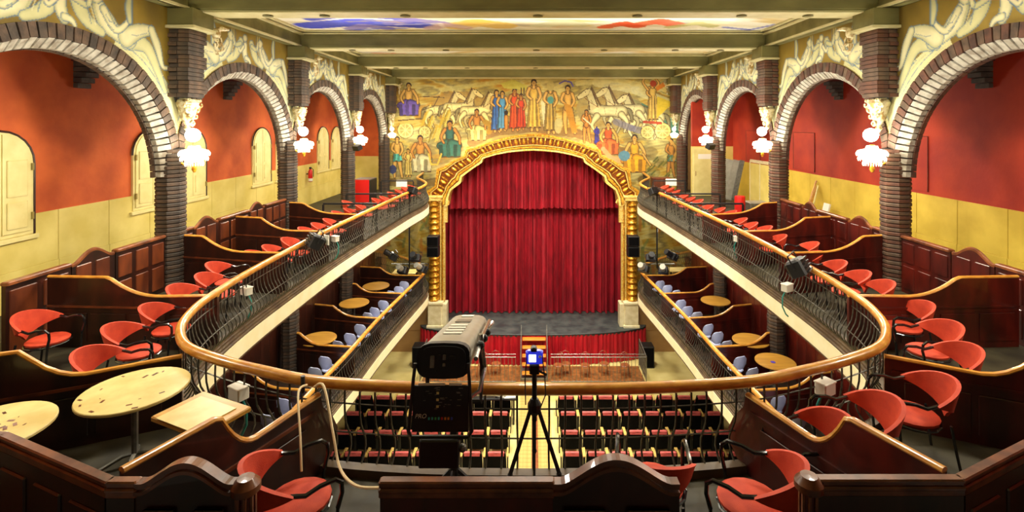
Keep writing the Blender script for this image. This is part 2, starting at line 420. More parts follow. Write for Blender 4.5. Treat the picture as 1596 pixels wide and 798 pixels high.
struct('floor_stalls', MB().box(-8, 8, 3, 26, ZS - .2, ZS), M['stallfloor'], 'beige floor of the stalls below the balconies')
aisle = sempty('floor_aisle', 'wooden aisle floor between the two blocks of stalls seats', 'floor')
pk = MB().box(-.62, .62, -.1, .1, 0, .012).mesh('plank', M['parquet'])
for i in range(40): link('plank', pk, aisle, (.06, 14.0 + i * .21, ZS + .001))
strip = MB().bbox(-.11, .11, 14, 20.6, 0, .05, .01)
tag(put('aisle_strip', strip, M['canewood'], loc=(.06, 0, ZS + .02)), 'long honey wood strip running down the middle of the stalls aisle', 'strip')
# balcony fascia (brown moulding + cream band), handrail, balusters
FPROF = [(-.06, .0), (-.06, .08), (.04, .08), (.04, .05), (.06, .04), (.06, .01), (.085, 0), (.085, -.03), (.11, -.04), (.11, -.07), (-.06, -.07)]
CPROF = [(-.02, -.07), (.118, -.07), (.118, -.34), (-.02, -.34)]
LPROF = [(-.02, -.34), (.125, -.34), (.125, -.365), (-.02, -.365)]
bar_prof = [(0, .80), (-.005, .66), (.0, .56), (.02, .46), (.07, .36), (.115, .27), (.12, .19), (.08, .12), (.02, .06)]
bar_me = MB().tube([(0, o, z) for o, z in bar_prof], .0105, 5).mesh('baluster', M['iron'], True)
def balustrade(label, path, sign, z0, h, group=None, step=.125):
    nr = normals(path, sign)
    t = thing('balustrade', label, 'balustrade', (0, 0, 0), 0, group)
    put('handrail', MB().tube([(x, y, z0 + h) for x, y in path], .055, 10), M['honey'], t, True)
    mb = MB()
    mb.tube([(x, y, z0 + .665) for x, y in path], .008, 5)
    mb.tube([(x + a * .085, y + b * .085, z0 + .335) for (x, y), (a, b) in zip(path, nr)], .008, 5)
    put('cross_bar', mb, M['iron'], t)
    pts = resample(path, step); nn = normals(pts, sign)
    for i, ((x, y), (a, b)) in enumerate(zip(pts, nn)):
        if i % 3 == 0: y += random.uniform(-.01, .01)
        o = link('baluster', bar_me, t, (x, y, z0), (0, 0, math.atan2(b, a) - PI / 2), (1, 1, (h - .03) / .80))
    return t
def fascia(path, sign, z0, name):
    nr = normals(path, sign)
    t = sempty('trim_' + name, 'cream banded fascia with brown mouldings edging the %s' % name.replace('_', ' '), 'trim')
    for n, pr, m in (('brown_moulding', FPROF, 'fasc'), ('cream_band', CPROF, 'fascream'), ('lower_moulding', LPROF, 'fasc')):
        put(n, MB().sweep(path, nr, [(o, z + z0) for o, z in pr]), M[m], t)
fascia(full_up, -1, 0, 'upper_balcony_front')
front = [p for p in full_up if p[1] < 5.75 and abs(p[0]) < 4.0]
i0 = full_up.index(front[0]); i1 = full_up.index(front[-1])
balustrade('iron balustrade with honey wood handrail curving across the front beside the spotlight', front, -1, 0, .85, step=.15)
balustrade('long upper balustrade with wooden handrail along the shuttered orange-wall side', full_up[:i0 + 1], -1, 0, .85, step=.115)
balustrade('long upper balustrade with wooden handrail along the crimson-wall side', full_up[i1:], -1, 0, .85, step=.115)
for s in (-1, 1):
    pth = [(s * x, y) for x, y in lo_half]
    fascia(pth, -s, ZL, 'lower_tier_front_%s' % ('orange_side' if s < 0 else 'crimson_side'))
    balustrade('lower tier balustrade with orange wood handrail, %s' % SIDE[s], pth, -s, ZL, .87, step=.12)

# ------------------------------------------------------------------ outer gallery walls, gallery ceiling
for s in (-1, 1):
    ye = YW if s < 0 else 23.6
    nm = 'wall_left' if s < 0 else 'wall_right'
    w = struct(nm, MB().box(s * XW, s * (XW + .2), -1, ye + .1, -.34, 5.2), M[WALLM[s]], '%s plastered gallery wall' % ('orange' if s < 0 else 'crimson'))
    # dado panels
    y = 4.0; k = 0
    while y < ye - .05:
        y2 = min(y + 1.18, ye)
        put('dado_panel', MB().bbox(min(s * (XW - .03), s * XW), max(s * (XW - .03), s * XW), y + .006, y2 - .006, .72, 1.68, .004), M['yellow' if s < 0 else 'yellow2'], w)
        put('dado_panel', MB().bbox(min(s * (XW - .045), s * XW), max(s * (XW - .045), s * XW), y + .004, y2 - .004, 0.01, .715, .004), M['yellow' if s < 0 else 'yellow2'], w, label='lower dado panel')
        y = y2
    # gallery end wall
    e = struct('wall_gallery_end_' + ('left' if s < 0 else 'right'), MB().box(min(s * XA, s * XW), max(s * XA, s * XW), ye, ye + .2, 2.3 if s > 0 else 1.7, 5.2), M['orange' if s < 0 else 'crimson'],
               'end wall of the gallery on the %s' % SIDE[s])
    put('dado_panel', MB().box(min(s * XA, s * XW), max(s * XA, s * XW), ye - .02, ye + .2, 0, 2.3 if s > 0 else 1.7), M['yellow'], e)
    # gallery ceiling with cross beams
    g = struct('ceiling_gallery_' + ('left' if s < 0 else 'right'), MB().box(min(s * 7.6, s * XW), max(s * 7.6, s * XW), 0, ye, 5.0, 5.2), M['darkceil'],
               'dark red ceiling of the gallery on the %s' % SIDE[s])
    for yk in COLY:
        if yk > ye: continue
        put('cross_beam', MB().box(min(s * 7.6, s * XW), max(s * 7.6, s * XW), yk - .2, yk + .2, 4.62, 5.0), M['darkceil'], g)
        cb = thing('corbel', 'stepped grey brick corbel high in the gallery, %s, by the %s column' % (SIDE[s], ORD[COLY.index(yk)]), 'corbel', (s * XW, yk, 4.62))
        for q in range(5):
            x1 = .42 - q * .08
            put('corbel_step', MB().bbox(min(0, -s * x1), max(0, -s * x1), -.16, .16, -.11 * (q + 1) + .01, -.11 * q, .008), M['brick2'], cb)
    # back of mural wall beside arcade (fills between)
# floor strip to outer wall edges handled by slab; wall below the galleries
for s in (-1, 1):
    w = struct('wall_lower_' + ('left' if s < 0 else 'right'), MB().box(min(s * 6.62, s * 6.8), max(s * 6.62, s * 6.8), 3, 21.2, ZL - .34, -.34).box(min(s * 7.75, s * 7.95), max(s * 7.75, s * 7.95), 3, YW, ZS, ZL - .34), M['mahog' if s < 0 else 'mahogred'],
               'dark wood boarded wall behind the lower boxes, %s' % SIDE[s])
    bm_ = MB().bbox(-.03, 0, -.2, .2, 0, 2.7, .006).mesh('board', M['mahog' if s < 0 else 'mahogred'])
    for i in range(36):
        link('board', bm_, w, (s * 6.62 + (0 if s > 0 else .03), 6.3 + i * .41, ZL + .02))
struct('wall_back', MB().box(-9.5, 9.5, -1.2, -1.0, -.34, 6.4), M['mahog'], 'dark rear wall behind the last row')

# ------------------------------------------------------------------ shutters, windows (orange side)
def arch_poly(w, z0, zt, n=12, ins=0):
    r = w / 2 - ins; zc = zt - w / 2
    return [(-r, z0 + ins), (r, z0 + ins)] + [(r * math.cos(PI * i / n), zc + r * math.sin(PI * i / n)) for i in range(n + 1)]
yc_list = [(7.25, 0), (8.8, 1), (12.3, 2), (13.75, 3), (17.3, 4), (18.85, 5), (22.35, 6), (23.85, 7)]
for n_, (yc, k) in enumerate(yc_list):
    w = sempty('window_%d' % (n_ + 1), 'cream arched window shutter, %s one counted from the camera along the orange wall' % ORD[k], 'window')
    w.location = (-XW, yc, 0)
    o = put('frame', MB().prism(arch_poly(1.16, 1.33, 3.2), 'yz', 0, .05), M['cream'], w)
    put('surround', MB().tube([(.05, *p) for p in arch_poly(1.2, 1.31, 3.22)][1:] , .02, 5), M['mahog'], w)
    for q in (-1, 1):
        lf = put('shutter_leaf', MB().prism([(q * .01, 1.4), (q * .52, 1.4)] + [(q * .52 * math.cos(a), 2.66 + .5 * math.sin(a)) for a in [0, .3, .6, .9, 1.2, 1.5]] + [(q * .01, 3.16)], 'yz', .05, .075), M['cream'], w)
        for z0, z1 in ((1.48, 1.95), (2.05, 2.7)):
            put('raised_panel', MB().bbox(.075, .095, min(q * .08, q * .44), max(q * .08, q * .44), z0, z1, .012), M['cream'], lf)
        for z0 in (1.6, 2.5): put('hinge', MB().box(.07, .1, q * .53 - .02, q * .53 + .02, z0, z0 + .13), M['olive'], lf)
    put('sill', MB().bbox(0, .09, -.66, .66, 1.24, 1.32, .01), M['cream'], w)
# faint framed patches on the crimson wall
for yc, k in ((7.4, 0), (12.6, 1), (17.4, 2), (21.4, 3)):
    p = tag(put('wall_patch', MB().bbox(-.02, 0, -.68, .68, 1.75, 3.05, .004), M['crimson'], loc=(XW, yc, 0)), 'faint blocked-up rectangular opening on the crimson wall, %s counted from the camera' % ORD[k], 'panel')
    put('patch_edge', MB().tube([(-.025, a, b) for a, b in ((-.68, 1.75), (-.68, 3.05), (.68, 3.05), (.68, 1.75))], .008, 4), M['brickred'], p)

# ------------------------------------------------------------------ arcade: columns, arches, spandrels
RIN, ROUT, ZSP = 2.235, 2.62, 2.27
oct_ = [(.282 * math.cos(PI / 8 + k * PI / 4), .282 * math.sin(PI / 8 + k * PI / 4)) for k in range(8)]
def course_mesh(m, h=.072, r=1.0):
    mb = MB(); vs = []
    for z, q in ((0, .96), (.012, 1), (h - .012, 1), (h, .96)):
        vs += [(x * q * r, y * q * r, z) for x, y in oct_]
    fs = [tuple(range(7, -1, -1)), tuple(range(24, 32))]
    for k in range(3):
        for i in range(8): fs.append((k * 8 + i, k * 8 + (i + 1) % 8, k * 8 + 8 + (i + 1) % 8, k * 8 + 8 + i))
    return mb.add(vs, fs).mesh('brick_course', m)
CM = [course_mesh(M['brick']), course_mesh(M['brick2']), course_mesh(M['brick'], r=.965), course_mesh(M['brick2'], r=.98)]
CMR = [course_mesh(M['brickred']), course_mesh(M['brick']), course_mesh(M['brickred'], r=.965), course_mesh(M['brick'], r=.98)]
def pil_brick(m, w, d): return MB().bbox(-w / 2, w / 2, -d / 2, d / 2, 0, .077, .006).mesh('brick', m)
PB = {(-1): [pil_brick(M['brick'], .225, .56), pil_brick(M['brick2'], .225, .50)], 1: [pil_brick(M['brickred'], .225, .56), pil_brick(M['brick'], .225, .50)]}
def curl(mb, c, r, a0, turns, s, th, tw=.1):
    P = []
    for i in range(15):
        t = i / 14; a = a0 + s * turns * 2 * PI * t; rr = r * (1 - .82 * t)
        P.append((c[0] + tw * .3 * t, c[1] + rr * math.cos(a), c[2] + rr * math.sin(a)))
    mb.tube(P, [th * (1 - .6 * i / 14) for i in range(15)], 5)
for s in (-1, 1):
    for ki, yk in enumerate(COLY):
        lab = 'dark brick column, %s from the camera, on the %s' % (ORD[ki], SIDE[s])
        t = thing('brick_column', lab, 'column', (s * (XA + .035), yk, 0))
        put('core', MB().lathe([(.245, 0), (.245, 2.85)], n=8, a0=PI / 8), M['mortar'], t)
        cms = CM if s < 0 else CMR
        for q in range(34):
            link('brick_course', cms[(q * 7 + ki) % 4], t, (0, 0, .004 + q * .0835), (0, 0, random.uniform(-.03, .03)))
        # stepped brick pilaster above the arches
        if ki < 5:
            p = thing('brick_pilaster', 'stepped brick pilaster between two arches above the %s column, %s' % (ORD[ki], SIDE[s]), 'pilaster', (s * 7.12, yk, 3.72))
            put('core', MB().box(-.2, .2, -.21, .21, .17, 1.55), M['mortar'], p)
            for q in range(18):
                a, b = PB[s][q % 2], PB[s][(q + 1) % 2]
                if q < 2: continue
                off = .012 if q % 2 else 0
                link('brick', a, p, (s * .115, off, q * .0855)); link('brick', PB[s][0 if (q // 3) % 2 else 1], p, (-s * .115, (.03 if (q // 3) % 2 else -.025) + off * .5, q * .0855))
            cp = thing('pilaster_capital', 'plain olive plaster block capping the %s brick pilaster, %s' % (ORD[ki], SIDE[s]), 'capital', (s * 7.09, yk + .05, 5.26))
            put('block', MB().bbox(-.3, .3, -.34, .34, .06, .41, .01), M['beam'], cp)
            put('slab', MB().bbox(-.36, .36, -.4, .4, 0, .06, .01), M['beamlight'], cp)
            # stucco figure bracket under the block
            mb = MB(); x_ = -s * .26
            for q in range(5): curl(mb, (x_, .42 + q * .05, -.04 - q * .07), .13 + .01 * q, q, .9, 1 if q % 2 else -1, .03, -s * .1)
            mb.tube([(x_, .3, .02), (x_ - s * .12, .5, .1), (x_ - s * .1, .75, .12)], [.04, .05, .02], 6)
            mb.ball((x_ - s * .05, .38, -.02), .1, 8, 5)
            tag(put('stucco_bracket', mb, M['stucco'], smooth=True, loc=(s * 7.09, yk + .05, 5.3)), 'curling cream stucco ornament beside the cap of the %s brick pilaster, %s' % (ORD[ki], SIDE[s]), 'ornament')
            # gilt scroll corbel at the meeting of two arches
            mb = MB(); x_ = -s * .05
            for (dy, dz, r, a) in ((-.16, .3, .13, 0), (.16, .3, .13, 3), (-.1, .1, .1, 2), (.1, .1, .1, 1), (0, .42, .1, 4), (0, -.06, .08, 0), (-.28, .38, .08, 1), (.28, .38, .08, 2)):
                curl(mb, (x_, dy, dz), r, a, 1.1, 1 if dy > 0 else -1, .036, -s * .2)
            mb.lathe([(.01, -.3), (.08, -.2), (.05, -.12), (.15, .05), (.2, .3), (.24, .42), (.2, .5)], (s * .05, 0, 0), 10)
            for q in range(6): mb.ball((x_ - s * .05, -.22 + q * .09, .48), .045, 6, 4)
            tag(put('gilt_scroll_corbel', mb, M['stucco'], smooth=True, loc=(s * 7.05, yk, 3.42), scale=(.85, .85, .85)), 'cream and gilt scrollwork corbel between arches above the %s lamp, %s' % (ORD[ki], SIDE[s]), 'corbel')
    # lower tier columns (courses joined)
    for ki, yk in enumerate((13.2, 17.2)):
        t = thing('lower_brick_column', 'grey-brown brick column in the lower boxes, %s from the camera, %s' % (ORD[ki], SIDE[s]), 'column', (s * 6.33, yk, ZL))
        t.scale = (.78, .78, 1)
        cms = CM
        for q in range(33): link('brick_course', cms[(q * 5 + ki) % 4], t, (0, 0, .004 + q * .0835))
    for bi in range(4):
        y0, y1 = COLY[bi], COLY[bi + 1]; ym = (y0 + y1) / 2; hw = (y1 - y0) / 2
        a = thing('brick_arch', 'rounded arch of radial brown bricks, %s from the camera, %s' % (ORD[bi], SIDE[s]), 'arch', (s * 7.26, ym, ZSP))
        nb = 54
        cache = {}
        for q in range(nb):
            t0 = PI * (q + .08) / nb; t1 = PI * (q + .92) / nb; tm = (t0 + t1) / 2
            def ro(t): return min(ROUT, (hw - .004) / max(.05, abs(math.cos(t))))
            r0 = RIN + .15 + (q % 2) * .012
            xo = (q % 2) * .008 * s
            vs = []
            for x in (xo, s * .27):
                for (r, t) in ((r0, t0), (max(r0 + .02, ro(t0)), t0), (max(r0 + .02, ro(t1)), t1), (r0, t1)): vs.append((x, -r * math.cos(t), r * math.sin(t)))
            fs = [(0, 1, 2, 3), (7, 6, 5, 4), (0, 4, 5, 1), (1, 5, 6, 2), (2, 6, 7, 3), (3, 7, 4, 0)]
            put('brick', MB().add(vs, fs), M['brick' if q % 3 else 'brick2'] if s < 0 else M['brick' if q % 2 else 'brickred'], a)
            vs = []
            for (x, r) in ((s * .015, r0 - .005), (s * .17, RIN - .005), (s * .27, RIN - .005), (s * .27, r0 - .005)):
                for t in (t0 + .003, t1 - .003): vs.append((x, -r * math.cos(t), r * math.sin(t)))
            put('brick', MB().add(vs, [(0, 1, 3, 2), (2, 3, 5, 4), (4, 5, 7, 6), (6, 7, 1, 0), (0, 2, 4, 6), (7, 5, 3, 1)]), M['litbrick'], a, label='pale angled soffit brick')
        mb = MB()
        for q in range(nb):
            t0 = PI * (q + .05) / nb; t1 = PI * (q + .95) / nb; r0 = RIN - .03
            vs = []
            for x in (s * .275, s * .36):
                for (r, t) in ((r0, t0), (r0 + .4, t0), (r0 + .4, t1), (r0, t1)): vs.append((x, -r * math.cos(t), r * math.sin(t)))
            mb.add(vs, [(0, 1, 2, 3), (7, 6, 5, 4), (0, 4, 5, 1), (1, 5, 6, 2), (2, 6, 7, 3), (3, 7, 4, 0)])
        put('inner_brick_ring', mb, M['brick' if s < 0 else 'brickred'], a, kind='stuff')
        mb = MB()
        ring = []
        for q in range(41):
            t = PI * q / 40
            ring.append((-(RIN + .15) * math.cos(t), (RIN + .15) * math.sin(t)))
        outr = [(-min(ROUT - .02, (hw - .01) / max(.05, abs(math.cos(PI * q / 40)))) * math.cos(PI * q / 40), min(ROUT - .02, (hw - .01) / max(.05, abs(math.cos(PI * q / 40)))) * math.sin(PI * q / 40)) for q in range(41)]
        vs = []
        for x in (s * .03, s * .35):
            vs += [(x, *p) for p in ring] + [(x, *p) for p in outr]
        fs = []
        for q in range(40):
            fs += [(q, q + 1, 42 + q, 41 + q), (82 + q, 123 + q, 124 + q, 83 + q), (q, 82 + q, 83 + q, q + 1), (41 + q, 42 + q, 124 + q, 123 + q)]
        put('mortar', mb.add(vs, fs), M['mortar'], a)
        # painted spandrel wall
        cell = .018 if bi == 0 else (.024 if bi == 1 else .036)
        cv = Canvas(-hw, 2.27, hw, 5.68, cell, c8(130, 108, 36))
        cv.swirl([c8(92, 74, 22), c8(132, 110, 34), c8(150, 126, 46), c8(110, 90, 28)], 3 + bi + (s + 1) * 5, .9, .9)
        pale = c8(226, 222, 178); pale2 = c8(206, 204, 152); blue = c8(96, 122, 150); dk = c8(92, 100, 96)
        ow = max(cell * .9, .022)
        rr = np.random.RandomState(bi * 7 + s + 3)
        ed = c8(176, 176, 130); ow = max(cell * .8, .016)
        TL = lambda P, r, e=ed, c=pale: cv.tlimb(P, r, c, e, blue, ow)
        for sg in (-1, 1):
            dv = (.1 * math.sin(bi * 2.3 + sg + s))
            S = lambda P: [(sg * (x + dv), z) for x, z in P]
            # drapery spilling down the back of the arch
            band_ = [((ROUT + .02) * math.cos(t), ZSP + (ROUT + .02) * math.sin(t)) for t in np.linspace(.32, 1.2, 16)] + [((ROUT + .16 + .16 * math.sin((t - .3) * 3.2)) * math.cos(t), ZSP + (ROUT + .16 + .16 * math.sin((t - .3) * 3.2)) * math.sin(t)) for t in np.linspace(1.2, .32, 16)]
            cv.poly([(sg * x, z) for x, z in band_], pale2)
            for q in range(4):
                cv.line([(sg * (ROUT + .04 + q * .08 + .03 * math.sin(7 * t + q)) * math.cos(t), ZSP + (ROUT + .04 + q * .08 + .03 * math.sin(7 * t + q)) * math.sin(t)) for t in np.linspace(.34, 1.15 - q * .08, 14)], ow * (1.2 if q else .9), blue if q % 2 else ed, .75)
            TL(S([(1.25, 4.84), (1.7, 4.8), (2.02, 4.3), (2.18, 4.0)]), [.16, .12, .075, .05], ed, pale2)      # far leg on the arch
            TL(S([(.66, 5.3), (.8, 5.1), (1.0, 4.95), (1.28, 4.88)]), [.13, .17, .13, .17])                    # torso
            TL(S([(1.22, 4.9), (1.5, 5.06), (1.82, 5.14)]), [.17, .13, .085])                                   # thigh
            TL(S([(1.82, 5.14), (1.97, 4.86), (2.1, 4.5), (2.22, 4.46)]), [.08, .085, .045, .035])              # shin
            TL(S([(.74, 5.3), (.98, 5.0), (1.2, 5.12), (1.3, 5.28)]), [.07, .06, .045, .04])                    # arm
            TL(S([(1.3, 5.2), (1.27, 5.45), (1.3, 5.66)]), [.05, .08, .05], blue, pale2)                        # scroll in the hand
            TL(S([(.6, 5.45), (.62, 5.5)]), [.085, .1]); cv.line(S([(.52, 5.56), (.6, 5.62), (.7, 5.56)]), .05, dk, .7)
            cv.line(S([(.78, 5.22), (.86, 5.12), (.96, 5.1)]), ow, blue, .6); cv.line(S([(.86, 5.04), (.95, 4.98)]), ow, blue, .6); cv.line(S([(1.3, 4.98), (1.45, 4.97), (1.7, 5.06)]), ow, blue, .5)
            # companion half hidden behind, and loose cloth
            TL(S([(.18, 5.42), (.3, 5.2), (.46, 5.02), (.7, 4.9)]), [.09, .12, .1, .07], ed, pale2)
            TL(S([(.2, 5.36), (.42, 5.3), (.5, 5.48)]), [.05, .045, .035], ed, pale2)
            for q in range(4): cv.line(S([(.42 + q * .05, 5.66), (.4 + q * .07, 5.35), (.5 + q * .09, 5.0)]), ow * 1.3, [blue, pale, ed, pale][q], .7)
        TL([(-.02, 5.36), (-.05, 5.16), (.02, 4.99)], [.07, .1, .08]); TL([(-.04, 5.5), (-.03, 5.52)], [.07, .085])
        TL([(.02, 5.02), (.14, 4.99), (.2, 4.92)], [.06, .045, .03]); TL([(-.1, 5.3), (-.24, 5.16), (-.3, 5.24)], [.04, .035, .03])
        xs_ = s * 7.3
        def P3(X, Z, xs_=xs_, ym=ym): return np.stack([np.full_like(X, xs_), X + ym, Z], 1)
        me = cv.mesh('spandrel_painting', M['fresco'], P3, lambda x, z: np.hypot(x, z - ZSP) > ROUT - .06)
        o = link('wall_arcade_' + ('left' if s < 0 else 'right'), me, kind='structure')
        o['label'] = 'spandrel wall painted with pale reclining figures above the %s arch, %s' % (ORD[bi], SIDE[s]); o['category'] = 'wall'
        # back of the spandrel
        n = 24; arc = [(ym - (RIN + .3) * math.cos(PI * q / n), ZSP + (RIN + .3) * math.sin(PI * q / n)) for q in range(n + 1)]
        hw2 = hw; vs = []; fs = []
        for q in range(n + 1):
            yy = min(max(arc[q][0], ym - hw2), ym + hw2)
            for x in (s * 7.34, s * 7.62):
                vs += [(x, yy, arc[q][1]), (x, yy, 5.68)]
        for q in range(n):
            b = 4 * q; fs += [(b, b + 1, b + 5, b + 4), (b + 2, b + 6, b + 7, b + 3), (b, b + 4, b + 6, b + 2)]
        put('backing', MB().add(vs, fs), M[WALLM[s]], o)

# ------------------------------------------------------------------ main ceiling, beams, painted canvases
for bi in range(5):
    y0 = COLY[bi] - (5 if bi == 0 else 0)
beam_y = [5.35, 10.35, 15.35, 20.35, 25.2]
for i, yb in enumerate(beam_y):
    w_ = .7
    t = sempty('beam', 'olive plaster ceiling beam crossing the hall at the %s pair of columns' % ORD[i], 'beam')
    put('beam_body', MB().box(-7.35, 7.35, yb, yb + w_, 5.67, 6.2), M['beam'], t)
    put('beam_soffit', MB().box(-7.3, 7.3, yb + .06, yb + w_ - .06, 5.64, 5.67), M['beamlight'], t)
    for z0, d in ((5.70, .03), (6.06, .06), (6.12, .1)):
        put('moulding', MB().box(-7.35, 7.35, yb - d, yb + w_ + d, z0, z0 + .035), M['beam' if z0 < 6 else 'beamlight'], t)
for s in (-1, 1):
    t = sempty('beam', 'olive plaster beam running over the arches, %s' % SIDE[s], 'beam')
    put('beam_body', MB().box(min(s * 7.05, s * 7.65), max(s * 7.05, s * 7.65), 0, 26, 5.68, 6.2), M['beam'], t)
    for z0, x0 in ((5.68, 6.99), (6.04, 6.95), (6.12, 6.85)):
        put('moulding', MB().box(min(s * x0, s * 7.1), max(s * x0, s * 7.1), 0, 26, z0, z0 + .05), M['beamlight'], t)
for bi in range(5):
    ya = beam_y[bi] + .7 if bi >= 0 else 0; yb = beam_y[bi + 1] if bi < 4 else None
    if yb is None: break
    cv = Canvas(-6.85, ya, 6.85, yb, .07, c8(226, 222, 200))
    cv.swirl([c8(120, 130, 160), c8(214, 206, 170), c8(240, 238, 224), c8(246, 244, 232), c8(214, 190, 120), c8(238, 234, 214), c8(200, 206, 180)], 21 + bi, .35, .9, .95)
    blu = c8(20, 36, 200); org = c8(222, 76, 26); yl = c8(226, 190, 90)
    ym = (ya + yb) / 2
    if bi == 1:
        yy = ya + (yb - ya) * .75
        for (x0, x1, c, w_, o_) in ((-6.4, -3.3, blu, .9, .0), (-6.0, -3.6, blu, .4, -.9), (-5.4, -4.3, c8(120, 110, 190), .5, .5), (-4.0, -2.6, c8(120, 110, 190), .5, -.3), (-2.2, -.9, yl, .9, .1), (-3.0, -2.0, c8(200, 170, 180), .5, .4), (2.1, 3.0, org, .5, .2), (2.9, 4.0, org, .6, -.1), (4.0, 5.2, c8(190, 190, 120), .4, .2), (.2, 1.4, c8(212, 216, 180), .6, 0)):
            cv.line([(x0, yy + o_ + .3), ((x0 + x1) / 2, yy + o_ - .25), (x1, yy + o_ + .2)], w_, c, .8)
    for q in range(26):
        rr = np.random.RandomState(q + bi * 50); x = rr.uniform(-6.5, 6.5); y = rr.uniform(ya, yb)
        cv.line([(x, y), (x + rr.uniform(.3, 1.4), y + rr.uniform(-.5, .5)), (x + rr.uniform(1, 2), y + rr.uniform(-.6, .6))], rr.uniform(.05, .2), [blu, org, yl, c8(150, 150, 170), c8(250, 250, 240)][q % 5], .45)
    me = cv.mesh('painted_ceiling', M['ceilpaint'], lambda X, Y: np.stack([X, Y, np.full_like(X, 6.17)], 1), lambda x, y: x > -99)
    o = link('ceiling_canvas', me, kind='structure'); o['label'] = 'painted ceiling canvas with clouds between the %s and %s beams' % (ORD[bi], ORD[bi + 1]); o['category'] = 'ceiling'
struct('ceiling', MB().box(-9.6, 9.6, -1.2, 26.2, 6.2, 6.4), M['beamlight'], 'pale plaster ceiling above the beams')
DLX = [-5.6, -4.4, -2.7, .1, 2.2, 4.4, 5.8]
for i, yb in enumerate(beam_y[1:4]):
    for j, x in enumerate(DLX):
        d = thing('downlight', 'small recessed downlight in the %s ceiling beam, %s of seven from the orange-wall end' % (ORD[i + 1], ORD[j]), 'light', (x, yb + .35, 5.63))
        put('ring', MB().lathe([(.055, .01), (.1, .0), (.11, -.015), (.06, -.02)], n=16), M['beam'], d, True)
        put('lens', MB().lathe([(.0001, -.006), (.055, -.006), (.055, .0), (.0001, .0)], n=12), M['lens'], d)
for i, yb in enumerate((7.6, 12.9, 17.9, 22.9)):
    for x in (-4.6, 0, 4.6):
        light('hall_fill', 'SPOT', (x, yb, 6.1), DOWN_W, size=.35, spot=3.0, color=(1, .94, .80))  # unseen wide spots added as hall fill, apart from the beam downlights
    if i:
        for x in (-2.6, 2.6): light('floor_fill', 'SPOT', (x, yb + 1.2, 6.0), 1500, size=.2, spot=1.15, color=(1, .94, .8))  # extra unseen spots added to brighten the stalls floor
    light('ceiling_upfill', 'AREA', (0, yb, 5.9), 60, size=11, sy=2.6, rot=(PI, 0, 0))  # unseen upward light added per bay to brighten the ceiling canvas

# ------------------------------------------------------------------ sconces
kit_sconce = [
    ('bracket', MB().lathe([(.02, -.42), (.05, -.36), (.03, -.25), (.07, -.2), (.1, -.12), (.03, -.08), (.025, .1), (.05, .14)], n=10).tube([(0, 0, -.15), (.15, 0, -.28), (.35, 0, -.2), (.42, 0, -.1)], .022, 6).mesh('bracket', M['gold'], True)),
    ('crystal_basket', MB().lathe([(.02, -.22), (.14, -.2), (.23, -.1), (.27, .0), (.24, .03), (.12, .06), (.1, .12)], n=14).mesh('crystal_basket', M['crystal'])),
    ('upper_globe', MB().ball((.0, .04, .34), .14, 12, 8).mesh('upper_globe', M['bulb'], True)),
]
drops = MB()
for q in range(22):
    a = 2 * PI * q / 22
    for r, z in ((.27, -.04), (.24, -.14), (.16, -.24)): drops.lathe([(.001, .03), (.016, 0), (.001, -.05)], (r * math.cos(a), r * math.sin(a), z), 4)
kit_sconce.append(('crystal_drops', drops.mesh('crystal_drops', M['crystal'])))
for s in (-1, 1):
    for ki, yk in enumerate(COLY):
        if ki == 4: loc = (s * 7.0, yk - .15, 2.85)
        else: loc = (s * 6.92, yk - .05, 2.78)
        t = spawn(kit_sconce, 'crystal_sconce', 'glowing crystal wall lamp on the %s brick column, %s' % (ORD[ki], SIDE[s]), 'lamp', loc, 0, 'crystal wall lamps', 1 if ki < 4 else .7)
        t.rotation_euler.z = PI if s < 0 else 0
        light('sconce_lamp', 'POINT', (s * 6.3, yk - .1, 2.9), SCONCE_W * (1 if ki < 4 else .15), size=.16)
        if s < 0: pass

# ------------------------------------------------------------------ mural wall with proscenium opening
YF = 25.25
FO = [(162, 306), (162, 297), (151, 290), (149, 277), (147, 264), (139, 262), (122, 250), (105, 243), (103, 234), (93, 232), (72, 224), (50, 217), (25, 212), (0, 210)]
FI = [(134, 320), (132, 306), (128, 295), (119, 288), (113, 283), (111, 274), (96, 263), (80, 252), (78, 246), (58, 240), (38, 236), (18, 234), (0, 233)]
def toW(d, py, Y=YF): return (d * Y / FPX, EYE - (py - CY) * Y / FPX)
cv = Canvas(602.0, 111.0, 1071.0, 452.0, .85, c8(186, 160, 70))
MB_ = [c8(164, 96, 26), c8(190, 140, 50), c8(202, 184, 104), c8(150, 140, 96), c8(216, 204, 140), c8(186, 152, 58), c8(140, 118, 70), c8(206, 176, 84)]
cv.swirl(MB_, 12, .035, .085, 1, .25)
for q in range(60):
    rr = np.random.RandomState(q); x = rr.uniform(602, 1068); y = rr.uniform(112, 290)
    cv.line([(x, y), (x + rr.uniform(10, 34), y - rr.uniform(-4, 8)), (x + rr.uniform(30, 60), y - rr.uniform(-6, 14))], rr.uniform(1.5, 4.5), [c8(220, 210, 150), c8(150, 146, 120), c8(206, 150, 60), c8(170, 176, 130), c8(184, 130, 44)][q % 5], .4)
for q in range(26):
    rr = np.random.RandomState(q + 100); x = rr.uniform(604, 700) if q % 2 else rr.uniform(960, 1060); y = rr.uniform(215, 295)
    cv.ell(x, y, rr.uniform(6, 18), rr.uniform(3, 9), [c8(110, 90, 56), c8(130, 118, 70), c8(96, 92, 60), c8(150, 130, 96)][q % 4], .35)
cv.line([(735, 222), (770, 205), (829, 199), (900, 208), (950, 226), (985, 250)], 14, c8(140, 112, 72), .8)
SK = c8(206, 166, 96); SK2 = c8(186, 134, 70); DK = c8(84, 60, 36); HR = c8(58, 36, 26); CRM = c8(222, 206, 146)
def dim(c, k): return tuple(min(1, v * k) for v in c)
def TM(P, r, c): cv.tlimb(P, r, dim(c, 1.12), dim(c, .68), DK, .7)
